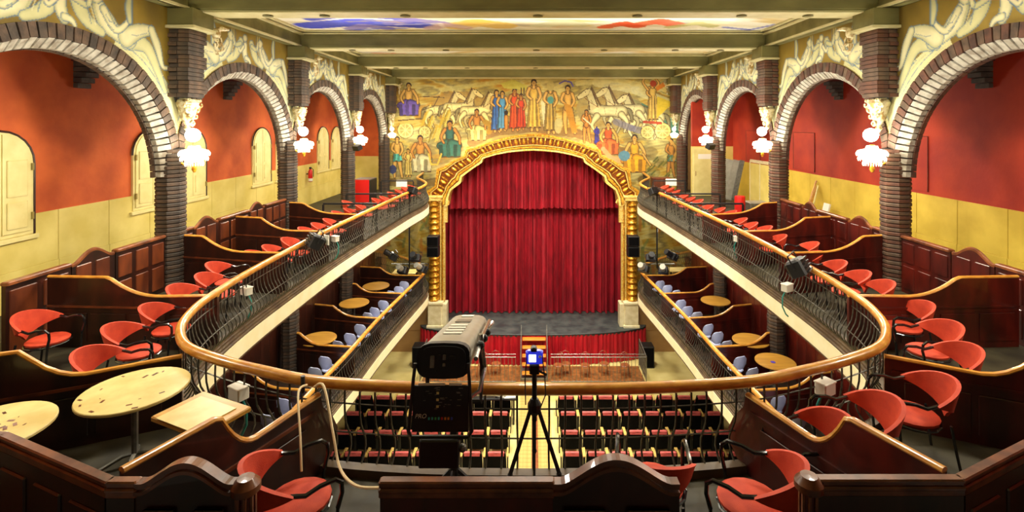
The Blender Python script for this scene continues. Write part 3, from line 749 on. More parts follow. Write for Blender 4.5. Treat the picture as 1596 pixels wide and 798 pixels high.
def outl(P, w, c): TM(P, [w * .5, w * .42] if len(P) == 2 else [w * .55] + [w * .48] * (len(P) - 2) + [w * .36], c)
def head(x, y, r, skin, hair=HR): cv.ell(x, y - r * .15, r * 1.02, r * 1.15, hair); cv.ell(x, y + r * .2, r * .68, r * .85, skin); cv.line([(x - r * .3, y + r * .1), (x + r * .3, y + r * .1)], .8, DK, .6)
def robe_(pts_top, pts_bot, c, n=6):
    (ax, ay, bx, by), (cx_, cy_, dx_, dy_) = pts_top, pts_bot
    cv.poly([(ax - .8, ay), (bx + .8, by), (dx_ + 1, dy_ + .8), (cx_ - 1, cy_ + .8)], DK, .8)
    for q in range(n):
        u0, u1 = q / n, (q + 1) / n; k = [.78, 1.15, .92, 1.2, .72, 1.05, .85][q % 7]
        cv.poly([(ax + (bx - ax) * u0, ay), (ax + (bx - ax) * u1, by), (cx_ + (dx_ - cx_) * u1 + .3, dy_ - (q % 2) * 1.5), (cx_ + (dx_ - cx_) * u0, cy_ - (q % 2) * 1.5)], dim(c, k))
    for q in range(1, n): u = q / n; cv.line([(ax + (bx - ax) * u, ay + 2), (cx_ + (dx_ - cx_) * u, dy_ - 3)], .6, DK, .35)
def standing(x, top, h, robe, skin=SK, full=True, sway=0, armup=0):
    r = h * .058
    if full:
        TM([(x - h * .03 + sway, top + h * .9), (x - h * .04 + sway, top + h * .99)], [h * .03, h * .025], skin); TM([(x + h * .05 + sway, top + h * .9), (x + h * .07 + sway, top + h * .99)], [h * .03, h * .025], skin)
        TM([(x, top + h * .2), (x, top + h * .34), (x, top + h * .48)], [h * .1, h * .075, h * .1], robe)
        robe_((x - h * .085, top + h * .36, x + h * .085, top + h * .36), (x - h * .13 + sway, top + h * .94, x + h * .13 + sway, top + h * .94), robe)
    else:
        TM([(x - h * .035, top + h * .48), (x - h * .06, top + h * .7), (x - h * .06 + sway, top + h * .98)], [h * .062, h * .045, h * .025], skin)
        TM([(x + h * .04, top + h * .48), (x + h * .07 + sway, top + h * .7), (x + h * .12 + sway, top + h * .98)], [h * .062, h * .045, h * .025], skin)
        TM([(x, top + h * .2), (x, top + h * .34), (x, top + h * .46)], [h * .095, h * .07, h * .08], skin)
        if robe is not None: robe_((x - h * .08, top + h * .42, x + h * .09, top + h * .42), (x - h * .1, top + h * .6, x + h * .12, top + h * .6), robe, 4)
    TM([(x - h * .085, top + h * .17), (x - h * .13, top + h * .3), (x - h * .05, top + h * .38)], [h * .034, h * .028, h * .02], skin)
    if armup: TM([(x + h * .085, top + h * .17), (x + h * .15, top + h * .06), (x + h * .08, top - h * .04)], [h * .032, h * .026, h * .018], skin)
    else: TM([(x + h * .085, top + h * .17), (x + h * .13, top + h * .32), (x + h * .07, top + h * .44)], [h * .034, h * .028, h * .02], skin)
    TM([(x, top + h * .1), (x, top + h * .16)], [h * .03, h * .03], skin); head(x, top + r * 1.1, r, skin)
def seated(x, y, sz, robe, skin=SK, top=None):
    TM([(x, y + sz * .27), (x, y + sz * .42), (x, y + sz * .58)], [sz * .13, sz * .1, sz * .13], top or skin)
    TM([(x - sz * .08, y + sz * .6), (x - sz * .26, y + sz * .66)], [sz * .12, sz * .09], robe); TM([(x + sz * .05, y + sz * .6), (x + sz * .24, y + sz * .64)], [sz * .12, sz * .09], robe)
    robe_((x - sz * .3, y + sz * .62, x + sz * .3, y + sz * .62), (x - sz * .26, y + sz * .96, x + sz * .28, y + sz * .96), robe)
    TM([(x - sz * .13, y + sz * .22), (x - sz * .23, y + sz * .42), (x - sz * .16, y + sz * .58)], [sz * .045, sz * .036, sz * .026], skin)
    TM([(x + sz * .13, y + sz * .22), (x + sz * .25, y + sz * .42), (x + sz * .27, y + sz * .6)], [sz * .045, sz * .036, sz * .026], skin)
    TM([(x, y + sz * .14), (x, y + sz * .2)], [sz * .04, sz * .04], skin); head(x, y + sz * .07, sz * .08, skin)
def horse(x, y, f, c=CRM, h=1.0):
    o = lambda P: [(x + f * a * h, y + b * h) for a, b in P]
    cd_ = dim(c, .82)
    for P in ([(2, 22), (-10, 27), (-7, 38)], [(30, 24), (37, 34), (32, 47)]): TM(o(P), [4.4 * h, 2.2 * h, 1.2 * h], cd_)
    TM(o([(42, 14), (50, 18), (53, 32)]), [2.2 * h, 3 * h, 1 * h], dim(c, .6))
    TM(o([(0, 14), (12, 17), (24, 17), (38, 18)]), [8.5 * h, 7.6 * h, 7 * h, 8.6 * h], c)
    for P in ([(4, 24), (-3, 36), (3, 47)], [(38, 22), (46, 33), (42, 46)]): TM(o(P), [4.6 * h, 2.4 * h, 1.3 * h], c)
    cv.poly(o([(6, 10), (-4, -14), (-8, -15), (-12, -8), (-8, 4), (-7, 16)]), DK, .9); cv.poly(o([(5, 12), (-4, -12), (-8, -13), (-11, -7), (-7, 4), (-5, 17)]), c)
    cv.poly(o([(-4, -15), (-12, -14), (-25, -3), (-23, 2), (-17, 0), (-8, -5)]), DK, .9); cv.poly(o([(-5, -14), (-12, -12.5), (-23.5, -3), (-22, .6), (-16.5, -1.2), (-8, -6)]), dim(c, 1.06))
    cv.poly(o([(-5, -14), (-3, -18), (-2, -13)]), DK); cv.ell(x - f * 12 * h, y - 9.5 * h, .9, .9, DK)
    cv.line(o([(-3, -14), (1, -6), (5, 2), (9, 9)]), 2.6 * h, c8(104, 82, 50), .85); cv.line(o([(-14, -2), (-4, 6), (6, 12)]), .9, c8(120, 60, 30), .8)
    cv.line(o([(-4, 2), (-1, 8)]), .7, DK, .6); cv.line(o([(14, 12), (16, 22)]), .7, DK, .5); cv.line(o([(32, 12), (30, 22)]), .7, DK, .5)
def wheel(x, y, r):
    cv.ell(x, y, r + 1, r + 1, DK); cv.ell(x, y, r, r, c8(220, 200, 130)); cv.ell(x, y, r - 3, r - 3, c8(170, 160, 100))
    for q in range(4): a = q * PI / 4; cv.line([(x - r * math.cos(a), y - r * math.sin(a)), (x + r * math.cos(a), y + r * math.sin(a))], 1.2, c8(226, 206, 140))
# teal river and pale sky on the chariot side
cv.line([(985, 165), (1015, 180), (1060, 205)], 22, c8(62, 122, 118), .85); cv.line([(980, 158), (1030, 182), (1062, 192)], 6, c8(150, 190, 176), .8)
cv.line([(930, 128), (990, 140), (1060, 168)], 14, c8(222, 220, 178), .7); cv.line([(900, 130), (960, 125), (1040, 140)], 8, c8(228, 220, 160), .7)
cv.line([(1040, 130), (1062, 160), (1062, 200)], 12, c8(206, 204, 176), .7)
cv.line([(612, 140), (650, 175), (700, 160)], 16, c8(206, 156, 70), .6)
cv.line([(690, 140), (760, 130), (800, 126)], 7, c8(214, 206, 140), .7)
cv.ell(722, 165, 48, 22, c8(176, 146, 78), .8)
for x, y in ((705, 156), (732, 152), (758, 157)): horse(x, y, -1, c8(222, 208, 150), .9)
cv.ell(950, 170, 52, 30, c8(168, 152, 104), .8)
for x, y in ((984, 163), (953, 152), (926, 154)): horse(x, y, 1, c8(212, 204, 160), 1.12)
for q in range(26):
    rr = np.random.RandomState(q + 9); x = rr.uniform(655, 700); y = rr.uniform(175, 215)
    cv.line([(x, y + 8), (x + 3, y), (x + 8, y - 12)], 2.4, [c8(206, 176, 60), c8(150, 134, 50), c8(226, 204, 110)][q % 3], .9)
# chariot with seated bearded figure
wheel(632, 203, 12); wheel(662, 206, 9)
cv.poly([(622, 188), (655, 186), (654, 192), (624, 194)], c8(206, 176, 96)); cv.line([(621, 188), (656, 185)], 1.6, DK)
seated(637, 130, 52, c8(110, 92, 176), SK); cv.line([(655, 150), (692, 152)], 1.4, DK); cv.line([(657, 172), (676, 166), (684, 150)], 1.2, DK)
seated(701, 189, 58, c8(60, 112, 106), SK2, c8(58, 104, 100)); seated(743, 171, 50, c8(206, 196, 130), SK2)
standing(619, 213, 64, c8(96, 184, 176), SK, False); seated(655, 212, 58, c8(196, 190, 156), SK2); standing(636, 232, 44, c8(206, 186, 110))
cv.line([(668, 240), (672, 256), (682, 256), (688, 240)], 2.5, c8(226, 196, 90)); cv.ell(612, 264, 6, 7, c8(70, 80, 130))
cv.line([(756, 190), (766, 196), (762, 206)], 8, c8(170, 140, 60))
standing(774, 140, 66, c8(62, 112, 190), SK); standing(783, 142, 62, c8(88, 150, 196)); cv.ell(789, 176, 3, 4, HR); outl([(789, 182), (789, 200)], 6, SK2)
standing(802, 138, 66, c8(206, 84, 40), SK2); standing(812, 146, 56, c8(196, 70, 34), SK2)
cv.poly([(780, 130), (800, 124), (822, 134), (826, 140), (786, 138)], c8(206, 200, 100))
for x in (812, 817, 822): cv.line([(x, 137), (x, 150)], 1.6, DK)
standing(832, 124, 80, c8(206, 172, 84), SK); cv.line([(846, 160), (850, 195)], 6, c8(226, 218, 180), .9)
standing(858, 132, 76, c8(176, 152, 84), SK); cv.ell(858, 156, 5, 6, c8(90, 160, 160)); cv.ell(858, 134, 6, 8, c8(196, 182, 120)); cv.ell(870, 196, 6, 12, c8(196, 190, 140), .9)
standing(885, 133, 76, None, SK, False, 2); cv.line([(872, 130), (880, 126), (890, 128), (893, 134)], 2.4, c8(100, 96, 190)); cv.poly([(878, 160), (890, 164), (900, 206), (892, 208)], c8(196, 146, 60))
standing(914, 171, 52, None, SK2, False); cv.line([(909, 184), (922, 195)], 2, c8(226, 220, 190)); standing(930, 197, 28, c8(44, 50, 170), c8(50, 56, 180))
cv.line([(960, 190), (985, 200), (1000, 204)], 10, c8(130, 130, 160), .7)
seated(948, 191, 52, c8(214, 112, 60), SK, c8(214, 96, 50)); cv.line([(940, 232), (952, 246), (975, 252)], 7, c8(214, 160, 120))
seated(989, 211, 60, c8(216, 160, 40), SK, c8(206, 160, 50)); cv.ell(973, 243, 9, 8, c8(96, 146, 176)); outl([(1002, 240), (1014, 258)], 3, SK)
standing(1017, 126, 64, c8(206, 176, 100), SK, True, 0, 1); outl([(1010, 140), (1002, 128), (1006, 120)], 3.2, SK); cv.ell(1018, 130, 5, 5, c8(176, 70, 30))
cv.poly([(1022, 136), (1034, 128), (1038, 134), (1024, 142)], c8(220, 140, 50)); cv.poly([(1024, 150), (1050, 160), (1024, 184)], c8(226, 200, 70))
wheel(1009, 206, 10); wheel(1033, 204, 12); cv.line([(1004, 190), (1030, 192)], 4, c8(176, 70, 30))
standing(1046, 216, 60, c8(96, 150, 150), SK2, False, -2); cv.line([(1040, 214), (1056, 232), (1050, 250)], 4, SK)
for q in range(24):
    rr = np.random.RandomState(q + 300); x = rr.uniform(1000, 1045); y = rr.uniform(245, 290); cv.line([(x, y), (x + 6, y - 6)], 2.4, [c8(110, 110, 50), c8(90, 100, 50), c8(150, 140, 70)][q % 3], .8)
cv.line([(604, 284), (660, 286), (700, 280)], 12, c8(90, 72, 50), .6); cv.line([(1000, 280), (1066, 284)], 12, c8(110, 84, 44), .6)
# lower parts seen between the tiers
for q in range(50):
    rr = np.random.RandomState(q + 500); x = rr.uniform(604, 664) if q % 2 else rr.uniform(996, 1066); y = rr.uniform(330, 440)
    cv.line([(x, y), (x + rr.uniform(-8, 8), y - rr.uniform(10, 26))], rr.uniform(3, 8), [c8(206, 180, 90), c8(226, 210, 150), c8(120, 140, 90), c8(190, 120, 50), c8(206, 190, 120)][q % 5], .6)
cv.swirl(MB_, 31, .12, .16, .13, .4)
cv.C = np.clip((cv.C - .5) * 1.15 + .40, 0, 1)
fo_x = np.array([d for d, _ in FO][::-1], float); fo_y = np.array([y for _, y in FO][::-1], float)
def keep(x, y):
    d = np.abs(x - 831); lim = np.interp(d, fo_x, fo_y)
    inside = (d < 152) & (y > lim + 8)
    return ~inside
def P3m(X, Y): return np.stack([(X - CX) * YW / FPX, np.full_like(X, YW), EYE - (Y - CY) * YW / FPX], 1)
me = cv.mesh('mural', M['mural'], P3m, keep)
o = link('wall_front', me, kind='structure'); o['label'] = 'stage wall painted with a mythological mural of figures, horses and chariots'; o['category'] = 'wall'
mb = MB()
for s in (-1, 1):
    mb.box(min(s * 5.0, s * 9.5), max(s * 5.0, s * 9.5), YW + .01, YW + .3, ZS, 6.2)
mb.box(-5.0, 5.0, YW + .01, YW + .3, 2.95, 6.2)
put('masonry', mb, M['tan'], o)
for s in (-1, 1):
    struct('wall_under_stage_' + ('left' if s < 0 else 'right'), MB().box(min(s * 5.2, s * 7.75), max(s * 5.2, s * 7.75), YW - .25, YW, ZS, -5.0).box(min(s * 5.2, s * 7.75), max(s * 5.2, s * 7.75), YW - .28, YW, ZS + 1.1, ZS + 1.14), M['tan'],
           'tan wall low beside the stage, %s' % SIDE[s])

# ------------------------------------------------------------------ gilded proscenium
pro = thing('proscenium_frame', 'gilded stepped proscenium arch framing the red stage curtain', 'arch', (0, 0, 0))
def dens(P, n):
    P = [Vector((a, b, 0)) for a, b in P]; L = [0]
    for a, b in zip(P, P[1:]): L.append(L[-1] + (b - a).length)
    out = []; k = 0
    for i in range(n + 1):
        d = L[-1] * i / n
        while k < len(L) - 2 and L[k + 1] < d: k += 1
        out.append(tuple(P[k].lerp(P[k + 1], (d - L[k]) / max(1e-9, L[k + 1] - L[k])))[:2])
    return out
NN = 96
fo = dens(FO, NN); fi = dens(FI, NN)
def full(P): return [(-d, y) for d, y in P] + [(d, y) for d, y in P[::-1][1:]]
fo, fi = full(fo), full(fi)
def band(t0, t1, ya, yb, m, name, label=None):
    mb = MB(); vs = []
    for (a, b), (c, d) in zip(fi, fo):
        p0 = toW(a + (c - a) * t0, b + (d - b) * t0); p1 = toW(a + (c - a) * t1, b + (d - b) * t1)
        vs += [(p0[0], ya, p0[1]), (p1[0], ya, p1[1]), (p0[0], yb, p0[1]), (p1[0], yb, p1[1])]
    fs = []
    for i in range(len(fo) - 1):
        k = 4 * i; fs += [(k, k + 1, k + 5, k + 4), (k + 2, k + 6, k + 7, k + 3), (k, k + 4, k + 6, k + 2), (k + 1, k + 3, k + 7, k + 5)]
    fs += [(0, 2, 3, 1), (len(vs) - 4, len(vs) - 3, len(vs) - 1, len(vs) - 2)]
    put(name, mb.add(vs, fs), m, pro, label=label)
band(0, 1, 25.2, YW + .3, M['goldred'], 'frame_ground')
band(.92, 1.06, 24.98, YW, M['gold'], 'outer_edge_moulding'); band(.84, .9, 25.06, 25.3, M['goldlight'], 'outer_bead_moulding')
band(-.05, .07, 24.98, YW, M['goldlight'], 'inner_edge_moulding'); band(.12, .24, 25.04, 25.3, M['gold'], 'inner_band'); band(.29, .34, 25.08, 25.3, M['goldlight'], 'inner_bead_moulding')
egg = MB().ball((0, 0, 0), 1, 8, 6, (.085, .12, .17)).mesh('gilt_egg', M['gold'], True)
leaf = MB().lathe([(.001, -.2), (.03, -.1), (.045, .05), (.03, .16), (.001, .2)], n=6).mesh('gilt_leaf', M['gold'], True)
mid = []
for (a, b), (c, d) in zip(fi, fo):
    mid.append((toW(a + (c - a) * .6, b + (d - b) * .6), toW(c, d), toW(a, b)))
L = 0; last = mid[0][0]; nxt = .1; kk = 0
for p, po, pi_ in mid:
    L += math.hypot(p[0] - last[0], p[1] - last[1]); last = p
    if L > nxt:
        nxt += .215; ang = math.atan2(po[0] - pi_[0], po[1] - pi_[1]); kk += 1
        link('gilt_egg' if kk % 2 else 'gilt_leaf', egg if kk % 2 else leaf, pro, (p[0], 25.12, p[1]), (0, ang, 0))
for s in (-1, 1):
    cx = s * 152.5 * YF / FPX
    c = thing('gilded_column', 'gilded baluster-turned column beside the stage, %s' % SIDE[s], 'column', (cx, 25.25, 0))
    z1 = toW(0, 312)[1]; z0 = toW(0, 468)[1]
    put('panel', MB().box(-s * .42 if s > 0 else -.3, .3 if s > 0 else .42, .05, .6, z0, z1 + .1), M['gold'], c)
    mb = MB(); n = 17; hh = (z1 - z0) / n
    turn = MB().lathe([(.13, 0), (.24, .06 * hh), (.26, .25 * hh), (.2, .5 * hh), (.15, .75 * hh), (.19, .85 * hh), (.13, hh)], n=12).mesh('turned_ring', M['gold'], True)
    for q in range(n): link('turned_ring', turn, c, (s * .06, 0, z0 + q * hh))
    # inner fluted pilaster with beads
    for q, (x, m_, r) in enumerate(((-.27, 'goldlight', .035), (-.36, 'goldred', .03), (-.44, 'goldlight', .045))):
        put('bead_strip', MB().box(s * x - r, s * x + r, -.02, .2, z0, z1), M[m_], c)
    bd = MB()
    for q in range(70): bd.ball((s * -.36, -.03, z0 + .05 + q * (z1 - z0) / 70), .035, 5, 4)
    put('bead_row', bd, M['gold'], c, kind='stuff')
    # capital with volute
    mb = MB().bbox(-.34, .34, -.25, .3, z1, z1 + .16, .03).bbox(-.42, .42, -.32, .3, z1 + .16, z1 + .26, .02)
    put('capital', mb, M['goldlight'], c)
    mb = MB(); curl(mb, (0, 0, 0), .24, 0, 1.6, 1, .05); mb.xf(Matrix.Rotation(PI / 2, 4, 'Z')); put('volute', mb, M['goldlight'], c, True, loc=(-s * .52, -.15, z1 - .12))
    mb = MB().bbox(-.11, .11, -.1, .1, -1.1, -.25, .02); put('console', mb, M['goldlight'], c, loc=(-s * .5, .05, z1))
    p = thing('marble_pedestal', 'pale marble pedestal under the gilded column, %s' % SIDE[s], 'pedestal', (cx - s * .02, 25.25, ZST))
    zt = z0 - ZST
    put('block', MB().bbox(-.34, .34, -.3, .35, .02, zt - .1, .02), M['stone'], p); put('side_block', MB().bbox(-.18, .18, -.22, .35, .02, zt - .1, .02), M['stone'], p, loc=(-s * .4, 0, 0))
    put('cap', MB().bbox(-.4, .4, -.36, .35, zt - .1, zt, .02), M['stone'], p); put('plinth', MB().bbox(-.4, .4, -.34, .35, 0, .12, .02), M['stone'], p)

# ------------------------------------------------------------------ stage, curtain
apron = [(-5.62, 25.35), (-5.5, 25.1), (-5.2, 24.9), (-4.4, 24.6), (-3.2, 24.36), (-1.7, 24.22), (0, 24.18), (1.7, 24.22), (3.2, 24.36), (4.4, 24.6), (5.2, 24.9), (5.5, 25.1), (5.62, 25.35)]
ap = catmull(apron, 4)
poly = ap + [(5.0, 25.4), (5.0, 28.4), (-5.0, 28.4), (-5.0, 25.4)]
st = thing('stage', 'dark scuffed stage platform with a curved front apron', 'stage', (0, 0, ZST))
put('stage_deck', MB().prism(poly, 'xy', -.12, 0), M['stage'], st)
put('stage_edge', MB().tube([(x, y, -.03) for x, y in ap], .03, 6), M['black'], st)
def pleat(path, z0, z1, amp, wl, rs, flare=0):
    pts = resample(path, .03); nr = normals(pts, -1); rnd = random.Random(rs); ph = 0; cols = []
    A = 1; W_ = 1
    for i, ((x, y), (a, b)) in enumerate(zip(pts, nr)):
        if i % 9 == 0: W_ = rnd.uniform(.7, 1.35); A = rnd.uniform(.6, 1.2)
        ph += .03 / wl * 2 * PI * W_; o = amp * A * (math.sin(ph) + .25 * math.sin(2.3 * ph + 1)); cols.append((x, y, a, b, o))
    mb = MB(); nz = 8
    def fn(u, v):
        x, y, a, b, o = cols[min(len(cols) - 1, round(u * (len(cols) - 1)))]
        k = .6 + .4 * (1 - v) + flare * (1 - v); return (x + a * o * k, y + b * o * k, z0 + (z1 - z0) * v)
    return mb.grid(fn, len(cols) - 1, nz)
sk = thing('stage_skirt', 'bright red pleated skirt hanging round the stage front', 'curtain')
for nm, sub in (('cloth', [p for p in ap if p[0] <= -.64] + [(-.6, 24.19)]), ('cloth', [(.66, 24.19)] + [p for p in ap if p[0] >= .7])):
    put(nm, pleat(sub, ZS + .02, ZST - .06, .045, .22, 5), M['skirt'], sk, True)
put('cloth', pleat([(-.66, 24.16), (.7, 24.16)], ZS + .02, ZST - .06, .03, .2, 8), M['skirt'], sk, True)
cu = thing('stage_curtain', 'crimson velvet stage curtain hanging in deep folds down to the stage', 'curtain')
put('curtain_half', pleat([(-4.9, 27.0), (-.02, 27.0)], ZST + .03, .8, .15, .34, 11, .3), M['curtain'], cu, True)
put('curtain_half', pleat([(.0, 27.0), (4.9, 27.0)], ZST + .03, .8, .15, .34, 12, .3), M['curtain'], cu, True)
pe = thing('curtain_pelmet', 'crimson velvet pelmet hanging in front of the upper half of the curtain', 'pelmet')
xx = -4.9; q = 0
while xx < 4.85:
    w_ = random.uniform(.95, 1.3); x2 = min(xx + w_, 4.9)
    put('pelmet_fold', pleat([(xx, 26.3), (x2 + .02, 26.3 + (.04 if q % 2 else 0))], -1.05 + random.uniform(-.03, .05), 3.2, .13, .32, 30 + q, .1), M['curtain'], pe, True)
    xx = x2; q += 1
struct('wall_stage_house', MB().box(-5.2, -5.0, 26.2, 28.6, ZST, 3.6).box(5.0, 5.2, 26.2, 28.6, ZST, 3.6).box(-5.2, 5.2, 28.4, 28.6, ZST, 3.6).box(-5.2, 5.2, 26.2, 28.6, 3.4, 3.6), M['black'], 'dark stage house walls behind the curtain')
# steps from the stage
sp = thing('stage_steps', 'orange wooden steps with grey rails leading up to the stage', 'steps', (.04, 0, ZS))
stm = MB().bbox(-.55, .55, 0, .3, 0, .045, .008).mesh('tread', M['step']); rsm = MB().box(-.53, .53, .28, .3, -.2, 0).mesh('riser', M['skirt'])
for q in range(5):
    t_ = link('tread', stm, sp, (0, 22.75 + q * .27, .25 + q * .27)); link('riser', rsm, t_)
for s in (-1, 1):
    put('side_rail', MB().tube([(s * .6, 22.7, 0), (s * .6, 22.7, 1.0), (s * .6, 24.0, 2.0), (s * .6, 24.1, 1.45)], .022, 6).tube([(s * .6, 22.7, .5), (s * .6, 24.0, 1.6)], .018, 6).tube([(s * .6, 23.4, .8), (s * .6, 23.4, 1.5)], .018, 6), M['grey'], sp)
put('base', MB().box(-.6, .6, 22.72, 24.1, 0, .12), M['grey'], sp)
# orchestra pit railing, floor and cafe chairs
struct('floor_pit', MB().box(-5.0, 5.0, 22.62, 24.1, ZS, ZS + .015), M['pitwood'], 'brown wooden floor strip between the pit railing and the stage')
for s in (-1, 1):
    x0, x1 = (.78, 5.05)
    r_ = thing('pit_railing', 'thin grey metal railing before the stage on the %s of the steps' % SIDE[s].replace(' side', ''), 'railing', (0, 22.6, ZS))
    put('top_bar', MB().tube([(s * x0, 0, 1.12), (s * x1, 0, 1.12)], .022, 6).tube([(s * x0, 0, .04), (s * x1, 0, .04)], .018, 6).tube([(s * x0, .12, 1.2), (s * x1, .12, 1.2)], .016, 6), M['grey'], r_)
    pm = MB().tube([(0, 0, .04), (0, 0, 1.12)], .011, 5).mesh('upright', M['grey'])
    for q in range(27): link('upright', pm, r_, (s * (x0 + (x1 - x0) * q / 26), 0, 0))
    mb = MB().tube([(s * x1, 0, 0), (s * x1, 0, 1.14), (s * x1, 1.5, 1.3), (s * x1, 1.6, 0)], .022, 6)
    for q in range(12):
        mb.tube([(s * x1, .12 * q + .05, .05), (s * x1, .12 * q + .3, 1.1)], .009, 4).tube([(s * x1, .12 * q + .3, .05), (s * x1, .12 * q + .05, 1.1)], .009, 4)
    put('end_mesh', mb, M['grey'], r_)
def cafe_kit():
    leg = lambda x, y, x2, y2: MB().tube([(x, y, .45), (x2, y2, 0)], .014, 5)
    k = [('seat', MB().lathe([(.001, .44), (.2, .44), (.21, .46), (.19, .475), (.001, .475)], n=12).mesh('seat', M['canewood']))]
    k.append(('backrest', MB().tube([(-.19, -.17, .44), (-.2, -.21, .7), (-.13, -.24, .86), (0, -.25, .92), (.13, -.24, .86), (.2, -.21, .7), (.19, -.17, .44)], .014, 5).tube([(-.1, -.18, .46), (-.1, -.22, .68), (0, -.235, .76), (.1, -.22, .68), (.1, -.18, .46)], .011, 5).mesh('backrest', M['canewood'], True)))
    for a, b in ((-1, 1), (1, 1), (-1, -1), (1, -1)): k.append(('leg', leg(a * .16, b * .15, a * .2, b * .2).mesh('leg', M['canewood'])))
    return k
ck = cafe_kit()
for i, (px, rz) in enumerate(((752, 2.9), (773, 3.3), (870, 2.6), (882, 3.2), (912, 3.0), (942, 3.3), (974, 3.1))):
    Y = 23.2 + .15 * (i % 2)
    spawn(ck, 'bentwood_chair', 'brown bentwood cafe chair behind the pit railing, %s from the orange-wall end' % ORD[i], 'chair', ((px - CX) * Y / FPX, Y, ZS + .015), rz, 'bentwood chairs before the stage', 1.05)
for s in (-1, 1):
    b = thing('floor_speaker', 'black floor loudspeaker beside the stage front, %s' % SIDE[s], 'speaker', (s * 5.42, 24.2, ZS))
    put('cabinet', MB().bbox(-.3, .3, -.3, .3, 0, 1.0, .02), M['black'], b); put('grille', MB().bbox(-.26, .26, -.315, -.3, .06, .94, .004), M['blackcloth'], b)

# ------------------------------------------------------------------ stalls seats
def stall_kit():
    k = [('backrest', MB().grid(lambda u, v: ((u - .5) * .66 * (1 - .12 * v ** 4), -.2 - .17 * v - .04 * math.cos((u - .5) * PI), .12 + .72 * v), 8, 5).grid(lambda u, v: ((.5 - u) * .66 * (1 - .12 * v ** 4), -.15 - .14 * v, .12 + .72 * v), 8, 5).box(-.28, .28, -.4, -.3, .7, .8).mesh('backrest', M['blackcloth']))]
    k.append(('back_cushion', MB().bbox(-.27, .27, -.405, -.325, .74, .868, .02).mesh('back_cushion', M['rose'])))
    k.append(('seat', MB().bbox(-.28, .28, -.2, .2, .36, .46, .04).mesh('seat', M['rose'])))
    for s in (-1, 1): k.append(('armrest', MB().bbox(s * .365 - .03, s * .365 + .03, -.3, .16, .64, .68, .012).mesh('armrest', M['armwood']), [('post', MB().box(s * .365 - .02, s * .365 + .02, -.26, .1, 0, .64).mesh('post', M['black']))]))
    return k
sk_ = stall_kit()
rowsY = [20.25, 19.15, 18.0, 16.85, 15.7, 14.6]
rown = ['front row', 'second row', 'third row', 'fourth row', 'fifth row', 'rearmost row in view']
for ri, ry in enumerate(rowsY):
    for s in (-1, 1):
        for q in range(8):
            x = s * (1.25 + q * .775) + .04
            spawn(sk_, 'stalls_seat', 'black-backed stalls seat with rose cushion, %s, %s from the aisle, %s block' % (rown[ri], ORD[q], 'orange-wall' if s < 0 else 'crimson-wall'), 'seat', (x, ry, ZS), random.uniform(-.02, .02), 'stalls seats')
# mixing desk behind the spotlight
dk = thing('mixing_desk', 'long black sound desk with white papers standing among the stalls seats', 'desk', (-1.75, 19.62, ZS))
put('table_top', MB().bbox(-1.2, 1.1, -.25, .25, .95, 1.02, .01), M['black'], dk)
for a in (-1.1, 1.0): put('leg', MB().box(a - .03, a + .03, -.22, .22, 0, .95), M['black'], dk)
put('console', MB().bbox(-.6, .3, -.2, .2, 1.02, 1.16, .02), M['grey'], dk)
for i, (x, y, r) in enumerate(((-.9, -.05, .2), (.5, 0, -.3), (.85, -.06, .1))):
    tag(put('paper_sheet', MB().obox((0, 0, 0), (.42, .3, .012), r), M['paper'], loc=(-1.75 + x, 19.62 + y, ZS + 1.03)), 'white paper sheet lying on the sound desk, %s along it' % ORD[i], 'paper', 'papers on the sound desk')
pj = thing('projector', 'black projector with a long lens pointing across the sound desk', 'projector', (-1.3, 19.62, ZS + 1.16))
put('body', MB().bbox(-.22, .2, -.18, .18, 0, .26, .03), M['black'], pj); put('lens', MB().tube([(.2, 0, .14), (.5, 0, .14)], .07, 10), M['black'], pj)

